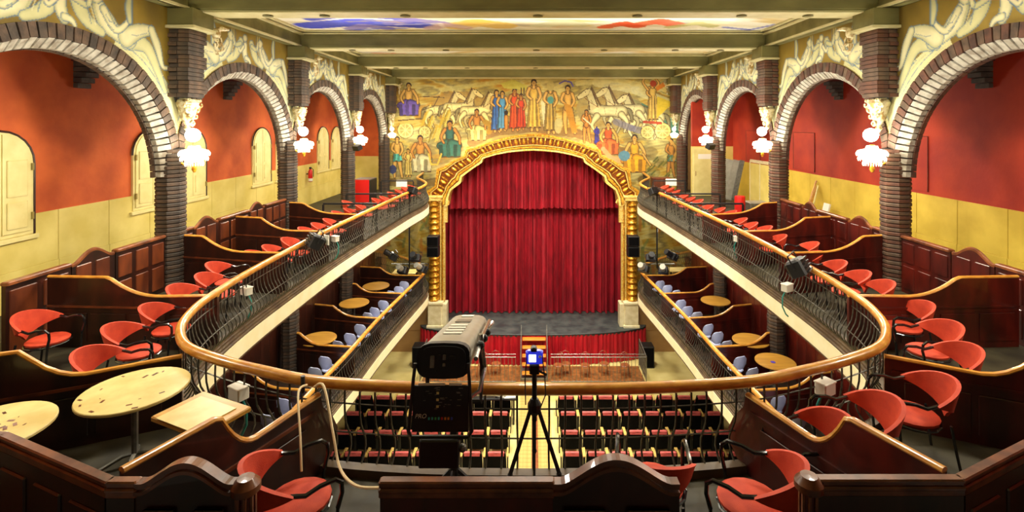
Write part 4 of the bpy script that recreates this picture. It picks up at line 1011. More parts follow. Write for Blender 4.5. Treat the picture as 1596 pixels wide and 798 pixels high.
# ------------------------------------------------------------------ upper armchairs
def tub_kit():
    def shell(o, th):
        def fn(u, v):
            a = (u - .5) * 2.9; k = abs(a) / 1.45
            r = .275 + o + .02 * v; zt = .82 - .15 * k ** 2; zb = .43 + .225 * k ** .62
            z = zb + (zt - zb) * v; lean = .05 * v * math.cos(a)
            return (r * math.sin(a), -r * math.cos(a) - lean + .02, z)
        return fn
    mb = MB(); nu, nv = 18, 4
    mb.grid(shell(0, 0), nu, nv); f2 = shell(.035, 0); base = len(mb.v)
    mb.grid(lambda u, v: f2(u, v), nu, nv)
    top = nv * (nu + 1)
    for i in range(nu):
        mb.f.append((top + i, top + i + 1, base + top + i + 1, base + top + i)); mb.f.append((i, base + i, base + i + 1, i + 1))
    k = [('backrest', mb.mesh('backrest', M['redchair'], True))]
    k.append(('seat', MB().lathe([(.001, .40), (.2, .40), (.235, .415), (.24, .44), (.21, .462), (.001, .468)], (0, .05, 0), 18, 1, 1.02).mesh('seat', M['redchair'], True)))
    arm = MB()
    for s in (-1, 1): arm.tube([(s * .285, -.02, .66), (s * .29, .06, .64), (s * .285, .14, .66), (s * .28, .26, .67), (s * .275, .31, .62), (s * .27, .32, .52), (s * .265, .28, .44)], .014, 7)
    k.append(('armrest', MB().tube([(.285, -.04, .665), (.29, .06, .635), (.285, .16, .665), (.28, .27, .67), (.275, .315, .63), (.27, .32, .55), (.265, .29, .44)], .017, 7).mesh('armrest', M['chairblack'], True)))
    k.append(('armrest', MB().tube([(-.285, -.04, .665), (-.29, .06, .635), (-.285, .16, .665), (-.28, .27, .67), (-.275, .315, .63), (-.27, .32, .55), (-.265, .29, .44)], .017, 7).mesh('armrest', M['chairblack'], True)))
    for a, b, c, d in ((.265, .29, .27, .25), (-.265, .29, -.27, .25), (.2, -.2, .23, -.27), (-.2, -.2, -.23, -.27)):
        k.append(('leg', MB().tube([(a, b, .44), ((a + c) / 2, (b + d) / 2, .2), (c, d, 0)], .014, 6).mesh('leg', M['chairblack'], True)))
    k.append(('seat_frame', MB().tube([(.24 * math.cos(t) * 1.08, .05 + .24 * math.sin(t), .395) for t in [2 * PI * i / 14 for i in range(14)]], .012, 5, True).mesh('seat_frame', M['chairblack'])))
    return k
tk = tub_kit()
def chair_at(px, py, s, face, label, sc_=1.0):
    """px,py: middle of the backrest (0.66 m up)"""
    x, y, z = G(px, py, .66)
    dx, dy = math.sin(face), math.cos(face)
    rz = -face
    spawn(tk, 'tub_armchair', label, 'chair', (x + dx * .2, y + dy * .2, 0), rz, 'orange-red tub armchairs of the upper tier', sc_)
boxn = ['box inside the handrail bend', 'box before the first brick column', 'box past the first brick column', 'box before the second brick column', 'box past the second brick column', 'far box between guard rails', 'last box by the stage']
def names(n): return {2: ['nearer', 'farther'], 3: ['nearest', 'middle', 'farthest'], 4: ['nearest', 'second-nearest', 'third-nearest', 'farthest'], 5: ['nearest', 'second-nearest', 'middle', 'fourth', 'farthest'], 6: ['nearest', 'second-nearest', 'third-nearest', 'fourth', 'fifth', 'farthest']}[n]
LB = [[(140, 562), (182, 522), (46, 502), (237, 489)], [(278, 457), (320, 438), (335, 420)], [(392, 398), (419, 389), (448, 377)], [(473, 360), (493, 353), (511, 346)], [(524, 334), (542, 329), (560, 323), (539, 317)], [(585, 313), (597, 310), (609, 303)], [(620, 299), (630, 295), (640, 292)]]
RB = [[(1504, 556), (1476, 518), (1436, 485)], [(1378, 450), (1342, 434), (1306, 417)], [(1272, 399), (1266, 384), (1217, 372)], [(1195, 358), (1173, 352), (1157, 345)], [(1141, 333), (1124, 328), (1106, 323)], [(1090, 315), (1078, 311), (1068, 306)], [(1055, 300), (1046, 296), (1038, 292)]]
# second chairs at the rail, glimpsed through the bars
for s, BX in ((-1, LB), (1, RB)):
    for bi, lst in enumerate(BX):
        nm_ = names(len(lst))
        for i, (px, py) in enumerate(lst):
            face = (PI / 2 - .12 + random.uniform(-.12, .12)) * (-s)
            chair_at(px, py, s, face, 'red tub armchair, %s in %s, %s wall side' % (nm_[i], boxn[bi], 'orange' if s < 0 else 'crimson'), .97 if bi < 2 else .93)
chair_at(1462, 612, 1, -PI / 2 + .15, 'orange-red tub armchair nearest the back wall in the box right of the curved honey-topped partition')
chair_at(1375, 646, 1, -PI / 2 + .05, 'large orange-red tub armchair seen from behind, above the dipping partition on the crimson side')
chair_at(1300, 668, 1, -PI / 2 - .1, 'orange-red tub armchair half hidden behind the dipping partition rail near the grey junction box', .95)
chair_at(1225, 752, 1, -PI / 2 + .55, 'orange-red tub armchair facing the rail in the front box by the mahogany partition, crimson side')
chair_at(1022, 742, 1, .15, 'orange-red tub armchair seen from behind over the arched gate of the middle parapet')
chair_at(408, 752, 1, 1.0, 'orange-red tub armchair in the front box beside the hanging cream cable')

# ------------------------------------------------------------------ lower tier chairs
def lav_kit():
    def fn(o):
        return lambda u, v: ((u - .5) * .42 * (1 - .25 * (2 * v - 1) ** 4) , -.2 - .05 * v + .06 * (2 * u - 1) ** 2 + o, .52 + .38 * v - .05 * (2 * u - 1) ** 4 * (2 * v - 1))
    mb = MB().grid(fn(0), 8, 5); b = len(mb.v); mb.grid(fn(-.02), 8, 5)
    for i in range(8): mb.f.append((45 + i, 46 + i, b + 46 + i, b + 45 + i))
    k = [('backrest', mb.mesh('backrest', M['lav'], True)), ('seat', MB().lathe([(.001, .42), (.19, .42), (.22, .44), (.2, .47), (.001, .46)], (0, .02, 0), 14).mesh('seat', M['lav'], True))]
    for a in (-1, 1):
        k.append(('armrest', MB().tube([(a * .21, -.2, .62), (a * .25, 0, .66), (a * .25, .2, .65), (a * .24, .24, .44)], .013, 5).mesh('armrest', M['black'])))
        for b_ in (-1, 1): k.append(('leg', MB().tube([(a * .17, b_ * .17, .42), (a * .22, b_ * .22, 0)], .012, 5).mesh('leg', M['black'])))
    return k
lk = lav_kit()
LL = [(632, 440), (624, 448), (613, 455), (600, 470), (587.5, 481), (577, 489), (564.6, 507), (549, 521), (532, 533), (511, 557), (495, 574), (448, 622), (424, 647)]
LR = [(1026.5, 439), (1038, 446), (1050.5, 454), (1058.7, 469), (1069, 479), (1083.6, 488), (1099.5, 507), (1114.7, 519), (1127.7, 533), (1149, 557), (1167, 575), (1208, 618), (1240, 646)]
cnt = {1: 'stage-end', 2: 'second'}
for s, LST in ((-1, LL), (1, LR)):
    for i, (px, py) in enumerate(LST):
        x, y, z = G(px, py, ZL + .72)
        face = -s * (.3 + random.uniform(-.1, .1))
        spawn(lk, 'lavender_chair', 'pale lavender shell chair, %s from the stage along the lower handrail, %s' % (ORD2[i], 'orange side' if s < 0 else 'crimson side'), 'chair', (x, y + .1, ZL), -face, 'lavender chairs in the lower boxes', .88)

# ------------------------------------------------------------------ tables
def table_kit(r, mtop, edge):
    return [('table_top', MB().lathe([(.001, .7), (r - .02, .7), (r, .712), (r, .73), (r - .006, .737), (.001, .737)], n=40).mesh('table_top', mtop, True)),
            ('pedestal', MB().tube([(0, 0, .7), (0, 0, .08)], .03, 8).mesh('pedestal', M['grey'])),
            ('foot', MB().tube([(-.28, -.05, .02), (-.1, 0, .09), (0, 0, .1), (.1, 0, .09), (.28, .05, .02)], .02, 6).tube([(.05, -.28, .02), (0, -.1, .09), (0, 0, .1), (0, .1, .09), (-.05, .28, .02)], .02, 6).mesh('foot', M['grey'], True))]
tkit = table_kit(.46, M['table'], None); tlow = table_kit(.46, M['tablelow'], None)
spawn(tkit, 'round_table', 'pale worn round table with a stain patch, beside the square table', 'table', (-3.93, 5.0, 0), .4, 'round cafe tables')
spawn(tkit, 'round_table', 'pale scuffed round table cut by the parapet at the frame edge', 'table', (-4.68, 4.33, 0), .4, 'round cafe tables')
# stains
for (x, y, n, seed) in ((-3.93, 5.0, 14, 3), (-4.68, 4.33, 26, 4)):
    rnd = random.Random(seed); mb = MB()
    for q in range(n):
        a = rnd.uniform(0, 6.28); r = rnd.uniform(.05, .4) if seed == 4 else rnd.uniform(.25, .43); l = rnd.uniform(.01, .04)
        mb.obox((x + r * math.cos(a), y + r * math.sin(a), .7385), (l * 1.6, l * .7, .001), rnd.uniform(0, 3))
    tag(put('paint_chips', mb, M['caprail']), 'dark chipped marks on the %s round table top' % ('stained' if seed == 3 else 'scuffed edge'), 'marks')
sq = thing('square_table', 'yellow square table with a pale paper on top by the grey junction box', 'table', (-3.02, 4.62, 0), math.radians(-24), None)
put('table_top', MB().bbox(-.34, .34, -.24, .24, .69, .73, .01), M['tablelow'], sq); put('pedestal', MB().tube([(0, 0, .69), (0, 0, .05)], .03, 8), M['black'], sq); put('foot', MB().obox((0, 0, .03), (.4, .05, .03)).obox((0, 0, .03), (.05, .4, .03)), M['black'], sq)
tag(put('paper_cover', MB().obox((-3.04, 4.58, .735), (.5, .4, .006), math.radians(-24)), M['table']), 'pale paper sheet covering the small square table', 'paper')
LT = [(-5.72, 16.2, 'behind a row of lavender chairs'), (-5.72, 13.5, 'second from the balcony bend'), (-5.55, 17.9, 'nearest the stage')]
RT = [(5.83, 12.2, 'with a violet sticker, nearest the camera'), (5.75, 13.4, 'just behind the curving partition'), (5.9, 16.4, 'in front of the middle brick column')]
for s, T in ((-1, LT), (1, RT)):
    for x, y, d in T: spawn(tlow, 'round_table', 'honey round table, lower %s, %s' % ('orange-side' if s < 0 else 'crimson-side', d), 'table', (x, y, ZL), 0, 'round cafe tables')
tag(put('sticker', MB().lathe([(.001, 0), (.06, 0), (.06, .004), (.001, .004)], n=7), M['led_violet'], loc=(5.75, 12.15, ZL + .738)), 'small violet sticker on a lower tier table top', 'sticker')
for s, (x, y) in ((-1, (-4.95, 19.6)), (1, (5.75, 19.9))):
    b = thing('side_table', 'pale rectangular table at the stage end of the lower tier, %s' % SIDE[s], 'table', (x, y, ZL), 0)
    put('table_top', MB().bbox(-.45, .45, -.28, .28, .72, .75, .01), M['table'], b)
    for a in (-.4, .4):
        for c in (-.22, .22): put('leg', MB().box(a - .02, a + .02, c - .02, c + .02, 0, .72), M['black'], b)

# ------------------------------------------------------------------ box partitions
def partition(label, p0, p1, hi, lo, ka, kb, z0=0, m='mahog', end_bulge=False, capr=.032, zmin=0):
    """wall side p0 -> rail p1, top high until ka of the way, low from kb"""
    a = Vector((*p0, 0)); b = Vector((*p1, 0)); L = (b - a).length; d = (b - a).normalized()
    t = thing('box_partition', label, 'partition', (a.x, a.y, z0), math.atan2(d.y, d.x))
    top = []
    for i in range(33):
        u = i / 32
        if u <= ka: z = hi
        elif u >= kb: z = lo + .03 * ((u - kb) / (1 - kb + 1e-6))
        else:
            w = (u - ka) / (kb - ka); z = hi + (lo - hi) * (1 - (1 - w) ** 2.2)
        top.append((u * L, z))
    end = [(L, top[-1][1] - .02)]
    if end_bulge: end = [(L, top[-1][1] - .02), (L + .03, .62), (L + .15, .47), (L + .22, .32), (L + .2, .18), (L + .08, .05), (L, 0)]
    else: end += [(L, 0)]
    put('panel', MB().prism([(0, zmin)] + [(x, z - .01) for x, z in top[:-1]] + end, 'xz', -.025, .025) , M[m], t)
    put('top_rail', MB().tube([(x, 0, z) for x, z in top], capr, 8, sy=.75), M['honey'], t, True)
    ml = MB()
    for s_ in (-1, 1):
        ml.box(.0, L - .06, s_ * .03 - .012, s_ * .03 + .012, .6, .63)
    put('moulding', ml, M[m if m != 'mahog' else 'mahogpanel'], t)
    n = max(2, round(L / .7)); 
    for i in range(n):
        for s_ in (-1, 1):
            x0 = .08 + (L - .2) * i / n; x1 = .02 + (L - .2) * (i + 1) / n
            put('inset_panel', MB().bbox(x0, x1, s_ * .03 - .008, s_ * .03 + .008, .1, .52, .006), M[m], t)
    return t
for s in (-1, 1):
    m = 'mahog' if s < 0 else 'mahogred'; sd = 'orange-wall side' if s < 0 else 'crimson-wall side'
    partition('curving honey-topped partition in front of the first column, %s' % sd, (s * 7.3, 7.64), (s * 4.66, 7.5), 1.05, .78, .36, .66, m=m)
    partition('curving honey-topped partition springing from the first brick column, %s' % sd, (s * 7.2, 10.45), (s * 4.84, 9.95), 1.05, .78, .2, .58, m=m)
    partition('curving honey-topped partition midway between two columns, %s' % sd, (s * 7.35, 12.55), (s * 4.82, 11.95), 1.05, .78, .28, .62, m=m)
    partition('curving honey-topped partition at the second brick column, %s' % sd, (s * 7.2, 15.0), (s * 4.74, 14.15), 1.02, .78, .2, .6, m=m)
    partition('swooping honey-topped partition meeting the bend of the handrail, %s' % sd, (s * 7.0, 4.25), (s * 3.92, 5.66), 1.06, .73, .60, .76, m=m)
    partition('mahogany partition with a dipped honey rail reaching the front handrail, %s' % sd, (s * 2.72, 3.35), (s * 2.06, 4.87), 1.06, .72, .40, .60, m=m, end_bulge=True)
    # lower tier
    for i, (yo, yi, xh, xl) in enumerate(((19.25, 18.9, 5.75, 5.1), (17.3, 16.9, 6.0, 5.4), (15.25, 14.75, 5.95, 5.2), (13.25, 12.85, 6.05, 5.4), (11.1, 10.75, 6.1, 5.4), (9.0, 8.7, 6.1, 5.4))):
        xi = np.interp(yi, [p[1] for p in lo_half], [p[0] for p in lo_half])
        Lx = 6.56 - xi
        partition('lower tier partition with curving orange rail, %s from the stage, %s' % (ORD[i], sd), (s * 6.56, yo), (s * (xi + .04), yi), 1.02, .76, (6.56 - xh) / Lx, (6.56 - xl) / Lx, z0=ZL, m=m, capr=.035)

# back partitions with arched gates between columns
def gate(t, x0, x1, sgn, z, m, axis='y', pos=0, hump=.17, th=.05):
    n = 30; poly = [(x0, 0.02), (x1, 0.02)] 
    top = []
    for i in range(n + 1):
        u = i / n; top.append((x1 + (x0 - x1) * u, z + hump * (max(0, math.sin(PI * min(1, max(0, (u * 1.16 - .08))))) ** 1.4)))
    return poly + top, top
for s in (-1, 1):
    m = 'mahog' if s < 0 else 'mahogred'; mp = 'mahogpanel' if s < 0 else 'mahogred'; sd = 'orange-wall side' if s < 0 else 'crimson-wall side'
    ys = [7.08, 8.08, 8.95, 10.15, 11.0, 11.95, 12.9, 13.1, 13.95, 15.1]
    t = thing('back_partition', 'low panelled partition with polished cap behind the upper boxes, %s' % sd, 'partition', (s * 7.4, 0, 0))
    gates = [(8.08, 8.95), (11.0, 11.9), (13.15, 13.95)]
    segs = [(7.08, 8.08), (8.95, 10.15), (10.7, 11.0), (11.9, 13.15), (13.95, 15.1)]
    for a, b in segs:
        put('frame', MB().box(-.03, .03, a, b, 0, 1.08), M[m], t)
        put('cap', MB().bbox(-.06, .06, a, b, 1.08, 1.13, .015), M['caprail'], t)
        n = max(1, round((b - a) / .42))
        for i in range(n):
            y0 = a + (b - a) * i / n + .05; y1 = a + (b - a) * (i + 1) / n - .05
            for zz0, zz1 in ((.62, 1.0), (.1, .54)):
                put('inset_panel', MB().bbox(-.045, .045, y0, y1, zz0, zz1, .01), M[mp], t)
    for gi, (a, b) in enumerate(gates):
        g_ = thing('box_gate', 'arched panelled gate behind the %s upper box, %s' % (ORD[gi], sd), 'gate', (s * 7.4, 0, 0))
        poly_, top_ = gate(None, a + .02, b - .02, 1, 1.07, m)
        put('leaf', MB().prism(poly_, 'yz', -.03, .03), M[m], g_)
        put('cap', MB().tube([(0, y, z) for y, z in top_], .035, 6), M['caprail'], g_, True)
        for q in range(2):
            y0 = a + .09 + q * (b - a - .14) / 2
            put('inset_panel', MB().bbox(-.042, .042, y0, y0 + (b - a - .3) / 2, .15, 1.05, .01), M[mp], g_)
# near parapets
def parapet(label, pts, z, m):
    t = thing('parapet', label, 'parapet', (0, 0, 0))
    for (a, b) in zip(pts, pts[1:]):
        A = Vector((*a, 0)); B = Vector((*b, 0)); d = (B - A); L = d.length; ang = math.atan2(d.y, d.x)
        mm = Matrix.Translation(A) @ Matrix.Rotation(ang, 4, 'Z')
        def P(mb): return mb.xf(mm)
        put('wall_board', P(MB().box(0, L, -.03, .03, -.34, z - .1)), M[m], t)
        for (zz, hh, dd) in ((z - .018, .018, .032), (z - .042, .024, .022), (z - .062, .02, .036), (z - .1, .038, .028)):
            put('cap_moulding', P(MB().bbox(-.012, L + .012, -dd, dd, zz, zz + hh, .008)), M['caprail'], t)
        n = max(1, round(L / .42))
        for i in range(n):
            put('inset_panel', P(MB().bbox(L * i / n + .05, L * (i + 1) / n - .05, -.045, .045, .2, z - .2, .01)), M[m], t)
    return t
def gate_near(label, x0, x1, y, z, hump):
    g_ = thing('box_gate', label, 'gate', (0, y, 0))
    poly_, top_ = gate(None, x0, x1, 1, z - .06, 'mahog', hump=hump)
    put('leaf', MB().prism(poly_, 'xz', -.022, .022), M['mahog'], g_)
    for nm_, d0, d1, dp in (('cap_moulding', .05, .032, .034), ('cap_bead', .032, .01, .026), ('lower_moulding', .002, -.02, .038)):
        put(nm_, MB().prism([(x, zz + d0) for x, zz in top_] + [(x, zz + d1) for x, zz in top_[::-1]], 'xz', -dp, dp), M['caprail'], g_)
    for q in range(2):
        w = (x1 - x0) / 2; put('inset_panel', MB().bbox(x0 + .06 + q * w, x0 + (q + 1) * w - .06, -.05, -.03, .2, z - .16, .008), M['mahog'], g_)
    return g_
parapet('dark angled parapet with polished cap in front of the round tables', [(-5.6, 3.75), (-3.76, 3.6), (-2.62, 3.14), (-2.45, 3.14)], 1.15, 'mahog')
gate_near('arched mahogany gate with polished cap beside the round tables', -2.45, -1.83, 3.14, 1.15, .13)
parapet('straight polished parapet in front of the tripod, in the middle of the foreground', [(-.94, 3.14), (.12, 3.14)], 1.15, 'mahogred')
gate_near('arched mahogany gate in the middle parapet in front of a red armchair', .12, .9, 3.14, 1.15, .15)
parapet('dark angled parapet with polished cap on the crimson side of the foreground', [(1.74, 3.16), (2.66, 3.16), (3.45, 3.52), (5.4, 3.75)], 1.15, 'mahog')
for i, (x, y, d) in enumerate(((-1.78, 3.14, 'ending the gate by the round tables'), (1.72, 3.16, 'ending the angled parapet on the crimson side'))):
    p = thing('newel_post', 'small fluted post with rounded polished top %s' % d, 'post', (x, y, 0))
    put('shaft', MB().lathe([(.05, -.1), (.05, 1.08)], n=8), M['mahogred'], p); put('cap', MB().lathe([(.05, 1.06), (.085, 1.08), (.085, 1.12), (.05, 1.16), (.001, 1.165)], n=14), M['caprail'], p, True)
    for q in range(8): a = q * PI / 4 + .39; put('flute', MB().box(-.008, .008, -.008, .008, -.1, 1.06), M['caprail'], p, loc=(.05 * math.cos(a), .05 * math.sin(a), 0))
# metal guard rails in the far boxes
def guard(label, p0, p1, h, y):
    t = thing('guard_rail', label, 'railing', (0, y, 0))
    put('top_bar', MB().box(min(p0, p1), max(p0, p1), -.025, .025, h - .05, h), M['black'], t)
    for x in (p0, p1): put('post', MB().box(x - .025, x + .025, -.025, .025, 0, h - .05), M['black'], t)
for s in (-1, 1):
    sd = 'orange-wall side' if s < 0 else 'crimson-wall side'
    guard('black steel guard rail just behind the last wooden partition, %s' % sd, s * 6.5, s * 4.85, .9, 15.7)
    guard('black steel guard rail in the middle of the far boxes, %s' % sd, s * 6.6, s * 4.7, .9, 17.9)
    guard('black steel guard rail nearest the stage, %s' % sd, s * 6.6, s * 5.2, .9, 22.0)

# ------------------------------------------------------------------ things on the gallery floors
c_ = thing('red_cabinet', 'bright red cabinet with a dark side standing by the third column, orange-wall side', 'cabinet', (-7.3, 22.0, 0))
put('body', MB().box(-.35, .34, -.49, .5, 0, .98), M['grey'], c_); put('door', MB().bbox(-.35, .34, -.52, -.49, .02, .97, .005), M['red'], c_); put('side_panel', MB().box(.34, .36, -.48, .49, .04, .95), M['black'], c_)
fe = thing('fire_extinguisher', 'red fire extinguisher hanging on the cream dado of the orange wall', 'extinguisher', (-9.12, 20.75, .98))
put('cylinder', MB().lathe([(.06, 0), (.085, .03), (.085, .42), (.05, .5), (.025, .53)], n=14), M['red'], fe, True); put('label_band', MB().lathe([(.087, .03), (.087, .14)], n=14), M['white'], fe); put('valve', MB().box(-.03, .03, -.05, .04, .53, .6), M['black'], fe)
put('wall_bracket', MB().box(-.19, -.07, -.03, .03, .3, .34), M['black'], fe)
put('hose', MB().tube([(.03, 0, .57), (.12, 0, .5), (.12, 0, .2)], .012, 5), M['black'], fe)
ex = tag(put('exit_sign', MB().bbox(-.2, .2, -.05, 0, 0, .13, .01), M['lens'], loc=(-8.75, YW - .0, 2.48)), 'small lit white exit sign on the end wall, orange-wall side', 'sign')
for s, (px, py) in ((-1, (557, 230)), (1, (1107, 228))):
    x, y, z = W(px, py, 19.6)
    b = thing('small_speaker', 'small black loudspeaker hanging under the crystal lamp at the third column, %s' % SIDE[s], 'speaker', (x, y, z))
    put('cabinet', MB().obox((0, 0, 0), (.3, .22, .2), s * .5, .4), M['black'], b); put('bracket', MB().tube([(0, .1, .05), (s * .3, .5, .1)], .02, 5), M['black'], b)
# door and sign on the end wall, crimson side
dr = sempty('door_1', 'cream double door on the end wall of the crimson-wall gallery', 'door'); dr.location = (8.0, 23.58, 0)
put('frame', MB().box(-.62, .62, -.04, 0, 0, 2.26), M['cream'], dr)
for q, (a, b) in enumerate(((-.55, .38), (.4, .58))):
    lf = put('door_leaf', MB().bbox(a, b, -.07, -.04, .02, 2.2, .006), M['cream'], dr)
    put('handle', MB().tube([(a + .08, -.08, .95), (a + .08, -.13, .98), (a + .08, -.13, 1.12), (a + .08, -.08, 1.15)], .012, 5), M['caprail'], lf)
put('notice', MB().box(-.35, .3, -.078, -.07, 1.72, 1.95), M['paper'], dr)
# leaning boards and frames
x, y, _ = (8.35, 20.3, 0)
for q in range(3):
    b = tag(put('leaning_board', MB().obox((0, 0, .88), ((.62, .3, .2)[q], .05, 1.75), -.25, 0, .2), M['silver'] if q < 2 else M['grey'], loc=(8.45 + q * .17, 22.0 - q * .12, 0.05)), '%s board leaning on the crimson-side wall beside the door' % ['wide grey', 'narrow grey', 'slim rear'][q], 'board', 'boards leaning by the door')
fr = thing('folding_frame', 'pale rectangular folding frame with canvas leaning between columns, crimson-wall side', 'frame', (8.95, 20.0, 0), PI / 2 + .06)
put('canvas', MB().box(-.8, .8, -.01, .01, .25, 1.75), M['yellow'], fr)
for a in (-.8, 0, .8): put('upright', MB().tube([(a, 0, 0), (a, 0, 1.85)], .025, 6), M['stone'], fr)
for z in (.2, 1.8): put('cross_bar', MB().tube([(-.8, 0, z), (.8, 0, z)], .025, 6), M['stone'], fr)
lug = MB().obox((0, 0, 0), (.05, .04, .1)).mesh('edge_lug', M['stone'])
for q in range(14): link('edge_lug', lug, fr, (-.75 + q * .115, 0, 1.85))
rb = thing('red_drum', 'red drum with a grey lid behind the far guard rail, crimson-wall side', 'drum', (7.3, 17.9, 0))
put('body', MB().lathe([(.17, 0), (.18, .4), (.18, .75), (.17, .8)], n=16), M['red'], rb, True)
gb = thing('grey_crate', 'low grey crate next to the red drum, crimson-wall side', 'crate', (7.9, 17.95, 0)); put('body', MB().bbox(-.32, .32, -.25, .25, 0, .55, .02), M['grey'], gb); put('lid', MB().bbox(-.34, .34, -.27, .27, .55, .6, .02), M['silver'], gb)
for q, (y, h, dy) in enumerate(((15.9, 1.35, .5), (16.15, 1.3, .35), (16.3, 1.5, .2))):
    tag(put('leaning_stick', MB().tube([(8.6, y, 0), (9.22, y + dy, h)], .025, 6), M['honey'] if q else M['cream']), '%s wooden batten leaning on the crimson wall past the second column' % ['short', 'middle', 'tall'][q], 'batten', 'battens leaning on the wall')
tag(put('white_board', MB().obox((8.95, 15.6, .46), (.05, .3, .9), 0, 0, .25), M['paper']), 'small white panel leaning beside the wooden battens on the crimson wall', 'panel')

# ------------------------------------------------------------------ stage lights on the balcony
flood_kit = [('housing', MB().bbox(-.17, .17, -.12, .12, -.12, .12, .03).mesh('housing', M['black'])), ('lens', MB().lathe([(.001, 0), (.1, 0), (.1, .02), (.001, .02)], n=14).xf(Matrix.Translation((0, .13, 0)) @ Matrix.Rotation(-PI / 2, 4, 'X')).mesh('lens', M['glassm'])),
             ('yoke', MB().tube([(-.2, 0, 0), (-.2, 0, .2), (.2, 0, .2), (.2, 0, 0)], .012, 5).mesh('yoke', M['black'])), ('cooling_fins', MB().box(-.14, .14, -.16, -.12, -.1, -.08).box(-.14, .14, -.16, -.12, -.04, -.02).box(-.14, .14, -.16, -.12, .02, .04).box(-.14, .14, -.16, -.12, .08, .1).mesh('cooling_fins', M['black']))]
for i, (px, py, h, rz, lab) in enumerate(((492, 376, .88, -1.0, 'black floodlight clamped on the upper handrail, orange-wall side'), (1243, 416, .9, .9, 'large black floodlight clamped on the upper handrail, crimson-wall side'), (643, 297, .92, -.6, 'black floodlight at the stage end of the upper handrail, orange-wall side'), (1018, 298, .92, .6, 'black floodlight at the stage end of the upper handrail, crimson-wall side'))):
    x, y, z = G(px, py, h); t = spawn(flood_kit, 'floodlight', lab, 'light', (x, y, z), rz, None, 1.15 if i < 2 else 1.0); t.rotation_euler.x = -.5
b = tag(put('reflector_card', MB().obox((0, 0, 0), (.16, .02, .2), -.6), M['white'], loc=G(509, 374, .9)), 'white plate beside the floodlight on the orange-side handrail', 'plate')
for s in (-1, 1):
    px = 638 if s < 0 else 1024
    x, y, _z = G(px, 300, .85)
    lx = x
    t = thing('lighting_pole', 'black pole hanging from the upper handrail holding stage lights, %s' % SIDE[s], 'pole', (x, y, 0))
    put('upright', MB().tube([(0, 0, .9), (0, 0, -1.9)], .03, 8), M['black'], t); put('crossbar', MB().tube([(-.65, 0, -1.75), (.65, 0, -1.75)], .025, 8), M['grey'], t); put('clamp', MB().bbox(-.06, .06, -.06, .06, .75, .9, .01), M['black'], t)
    for q, (dx, dz, cc) in enumerate(((-.55, -1.45, -.5), (-.2, -1.95, .3), (.25, -1.5, .5), (.5, -1.9, 0))):
        sp_ = spawn(flood_kit, 'stage_spotlight', '%s of four small black spotlights on the hanging pole, %s' % (['outermost upper', 'lower middle', 'inner upper', 'innermost lower'][q], SIDE[s]), 'light', (x + s * -dx, y - .1, dz), PI * .8 + cc, 'spotlights on the hanging poles', 1.05)
        sp_.rotation_euler.x = .6
        put('barrel', MB().tube([(0, .12, 0), (0, .36, 0)], .1, 10), M['silver' if q % 2 else 'black'], sp_)
    for q, z in enumerate((-2.35, -1.85)):
        bx = thing('side_speaker', '%s black cabinet fixed to the gilded column above the lower tier, %s' % (['lower', 'upper'][q], SIDE[s]), 'speaker', (s * 4.72, 24.0, z - .55))
        put('cabinet', MB().bbox(-.27, .27, -.25, .25, 0, .46, .02), M['black'], bx); put('grille', MB().bbox(-.23, .23, -.265, -.25, .04, .42, .005), M['blackcloth'], bx)
        put('bracket', MB().box(s * .1, s * .2, .25, 1.0, .2, .26) if s > 0 else MB().box(-.2, -.1, .25, 1.0, .2, .26), M['black'], bx)
# junction boxes with teal cables on the partitions
for i, (px, py, h, lab) in enumerate(((384, 453, .55, 'white junction box with teal cable behind the bars past the first partition, orange-wall side'), (522, 372, .62, 'white junction box with teal cable behind the far bars, orange-wall side'), (1227, 448, .55, 'white junction box with teal cable below the large floodlight, crimson-wall side'), (1150, 372, .62, 'white junction box with teal cable behind the far bars, crimson-wall side'), (372, 611, .6, 'grey-white junction box by the square table'), (1286, 604, .66, 'cream junction box above the dipping partition, crimson-wall side'))):
    x, y, z = G(px, py, h); s = -1 if px < 831 else 1
    t = thing('junction_box', lab, 'box', (x, y, z), s * .5)
    put('casing', MB().bbox(-.09, .09, -.06, .06, -.06, .06, .01), M['white'], t)
    put('cover', MB().bbox(-.095, .095, -.065, .065, .055, .07, .005), M['paper'], t)
    put('cable', MB().tube([(-s * .05, 0, -.05), (-s * .1, .02, -.16), (-s * .1, .02, -.32), (-s * .04, 0, -.45), (s * .02, 0, -.5)], .012, 6), M['teal'], t, True)

# ------------------------------------------------------------------ follow spot
fs_ = thing('follow_spot', 'large silver follow spotlight with black rear panel on a stand at the front rail', 'spotlight', (-.655, 3.75, 1.61))
def fb(y0, y1, a, b_, n=20):
    P = []
    for i in range(n):
        t = 2 * PI * i / n; ct, st_ = math.cos(t), math.sin(t)
        P.append((a * math.copysign(abs(ct) ** .55, ct), b_ * math.copysign(abs(st_) ** .6, st_)))
    return P
T = math.radians(-13)
R = Matrix.Rotation(T, 4, 'X')
pr = fb(0, 1, .185, .115)
mb = MB(); mb.prism(pr, 'xz', 0, 1.45).xf(R); put('body', mb, M['silver'], fs_, True)
pr2 = fb(0, 1, .195, .122); mb = MB(); mb.prism(pr2, 'xz', -.06, .03).xf(R); put('rear_panel', mb, M['black'], fs_, True)
mb = MB(); mb.prism([(x * .85, z * .85) for x, z in pr2], 'xz', -.08, -.06).xf(R); rp = put('rear_cover', mb, M['black'], fs_, True)
for q, (x, z, w, h) in enumerate(((-.09, .0, .03, .08), (-.035, .03, .022, .035), (.0, .03, .022, .035), (.05, .03, .04, .02), (.0, -.02, .02, .02), (-.05, -.06, .04, .012))):
    put('rear_knob', MB().bbox(x, x + w, -.095, -.08, z - h / 2, z + h / 2, .003).xf(R), M['black' if q % 2 else 'grey'], fs_)
mb = MB()
